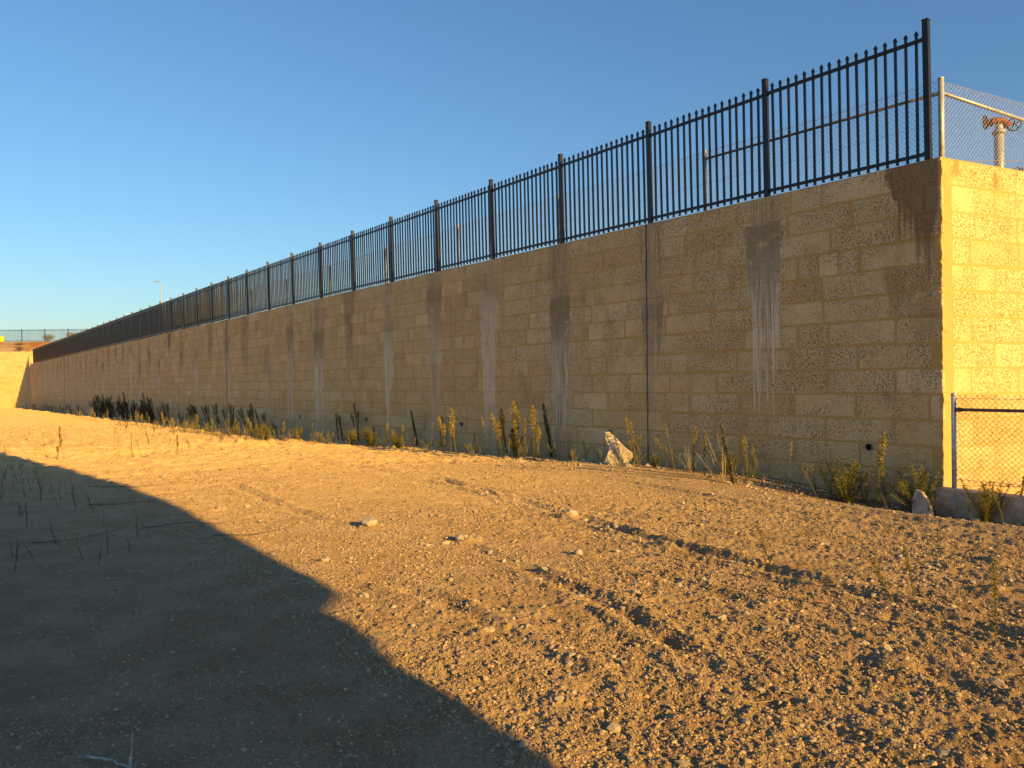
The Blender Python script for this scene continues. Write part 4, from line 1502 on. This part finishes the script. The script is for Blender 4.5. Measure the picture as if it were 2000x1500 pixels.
def sprout():
    x, y = -1.47, 2.93
    root = empty('sprout', (x, y, gz(x, y)))
    tag(root, 'small grey-leaved sprout at the bottom left edge', 'sprout')
    b = MB(); b.tube([(0, 0, 0), (-.005, .01, .07), (-.008, .03, .17)], [.004, .003, .0015], 5); b.tube([(0, 0, .01), (.05, .02, .05)], [.003, .002], 5)
    b.build('stem', M_TWIGP, root)
    for a, L, z in ((2.2, .075, .02), (.6, .05, .03), (3.6, .045, .015)):
        d = Vector((math.cos(a) * .45, math.sin(a) * .45, .9)).normalized(); s = Vector((-math.sin(a), math.cos(a), 0)) * .008
        p = Vector((0, 0, z)); m = p + d * L * .5
        l = MB(); l.add([p, m + s, p + d * L, m - s, m + Vector((0, 0, -.003))], [(0, 4, 1), (1, 4, 2), (2, 4, 3), (3, 4, 0)])
        l.build('leaf', M_TWIGP, root)


sprout()


# ---------------------------------------------------------------- things behind the wall
def shrub(x, y, z, w, h, label, seed, mat=None):
    rs = random.Random(seed)
    root = empty('shrub', (x, y, z)); tag(root, label, 'shrub')
    b = MB()
    tips = []
    for i in range(9):
        a = rs.uniform(0, 6.28); t = Vector((math.cos(a) * w * .35 * rs.random(), math.sin(a) * w * .35 * rs.random(), h * rs.uniform(.5, .85)))
        b.tube([(0, 0, 0), t * .5 + Vector((0, 0, h * .06)), t], [.05 * h / 3, .03 * h / 3, .01], 5); tips.append(t)
    b.build('trunk', M_BARK, root)
    lf = MB()
    for i in range(2600):
        t = rs.choice(tips)
        v = Vector((rs.gauss(0, 1), rs.gauss(0, 1), rs.gauss(0, 1))).normalized() * rs.random() ** .4
        c = t + Vector((v.x * w * .26, v.y * w * .26, v.z * h * .24))
        e = rs.uniform(.03, .08) * h / 2.5
        u = Vector((rs.uniform(-1, 1), rs.uniform(-1, 1), rs.uniform(-1, 1))).normalized() * e
        q = u.cross(Vector((rs.uniform(-1, 1), rs.uniform(-1, 1), rs.uniform(-1, 1)))).normalized() * e * .6
        if c.z > 0.02: lf.add([c - u, c + q, c + u, c - q], [(0, 1, 2, 3)])
    lf.build('crown', mat or M_SHRUB, root)


shrub(-36.5, 75, UP, 4.2, 3.4, 'dark rounded shrub seen through the black pickets at left', 1)
shrub(-33.0, 75, UP, 2.6, 2.6, 'smaller shrub right of the dark rounded shrub behind pickets', 2)
shrub(-60.6, 106.5, 7.5, 2.6, 1.5, 'pale scrub behind the distant fence, nearer the wall', 3, M_STRAW)
shrub(-64.3, 106.5, 7.5, 2.4, 1.3, 'pale scrub behind the distant fence, further left', 4, M_STRAW)
shrub(-63.2, 98.6, 6.0, 1.6, .7, 'low dark scrub on the orange bank above the far wall', 5)
shrub(-65.0, 101.4, 6.7, 1.8, .7, 'olive scrub high on the orange bank below the distant fence', 6)
_w = wp(4.75, -.55)
shrub(_w.x, _w.y, UP, .34, .16, 'dark dry tuft on the wall top under the black pickets', 7, M_TWIG)
_w = Vector((8.25, 12.45))
shrub(_w.x, _w.y, UP, .3, .55, 'dry wiry tuft beside the standpipe', 8, M_TWIG)


def street_lamp():
    x, y = -46.4, 102.0
    root = empty('street_lamp', (x, y, UP)); tag(root, 'distant street lamp with curved arm rising behind the fence', 'street lamp')
    H = 10.9
    b = MB(); b.tube([(0, 0, 0), (0, 0, H * .6), (0, 0, H - .25), (-.12, 0, H), (-.45, 0, H + .12)], [.11, .08, .06, .05, .045], 10); b.build('pole', M_LAMP, root, True)
    b = MB(); b.box((-.72, 0, H + .12), .6, .24, .09); b.box((-.75, 0, H + .07), .4, .18, .03); b.build('lamp_head', M_LAMP, root)


street_lamp()


def sign(name, x, y, z, w, h, legs, mat, label):
    root = empty(name, (x, y, z)); tag(root, label, 'sign')
    b = MB(); b.box((0, 0, legs + h / 2), w, .03, h); b.build('panel', mat, root)
    for sx in (-.35, .35):
        l = MB(); l.box((sx * w, .035, (legs + h) / 2), .05, .04, legs + h); l.build('leg', M_GALV, root)


sign('sign_board', -69.0, 103.6, 7.45, 1.1, .72, .2, M_YELLOW, 'yellow board before the distant fence at the left edge')
sign('marker_board', -25.6, 60, UP, .3, .4, 1.5, M_ORANGE, 'small orange marker board seen through the black pickets')
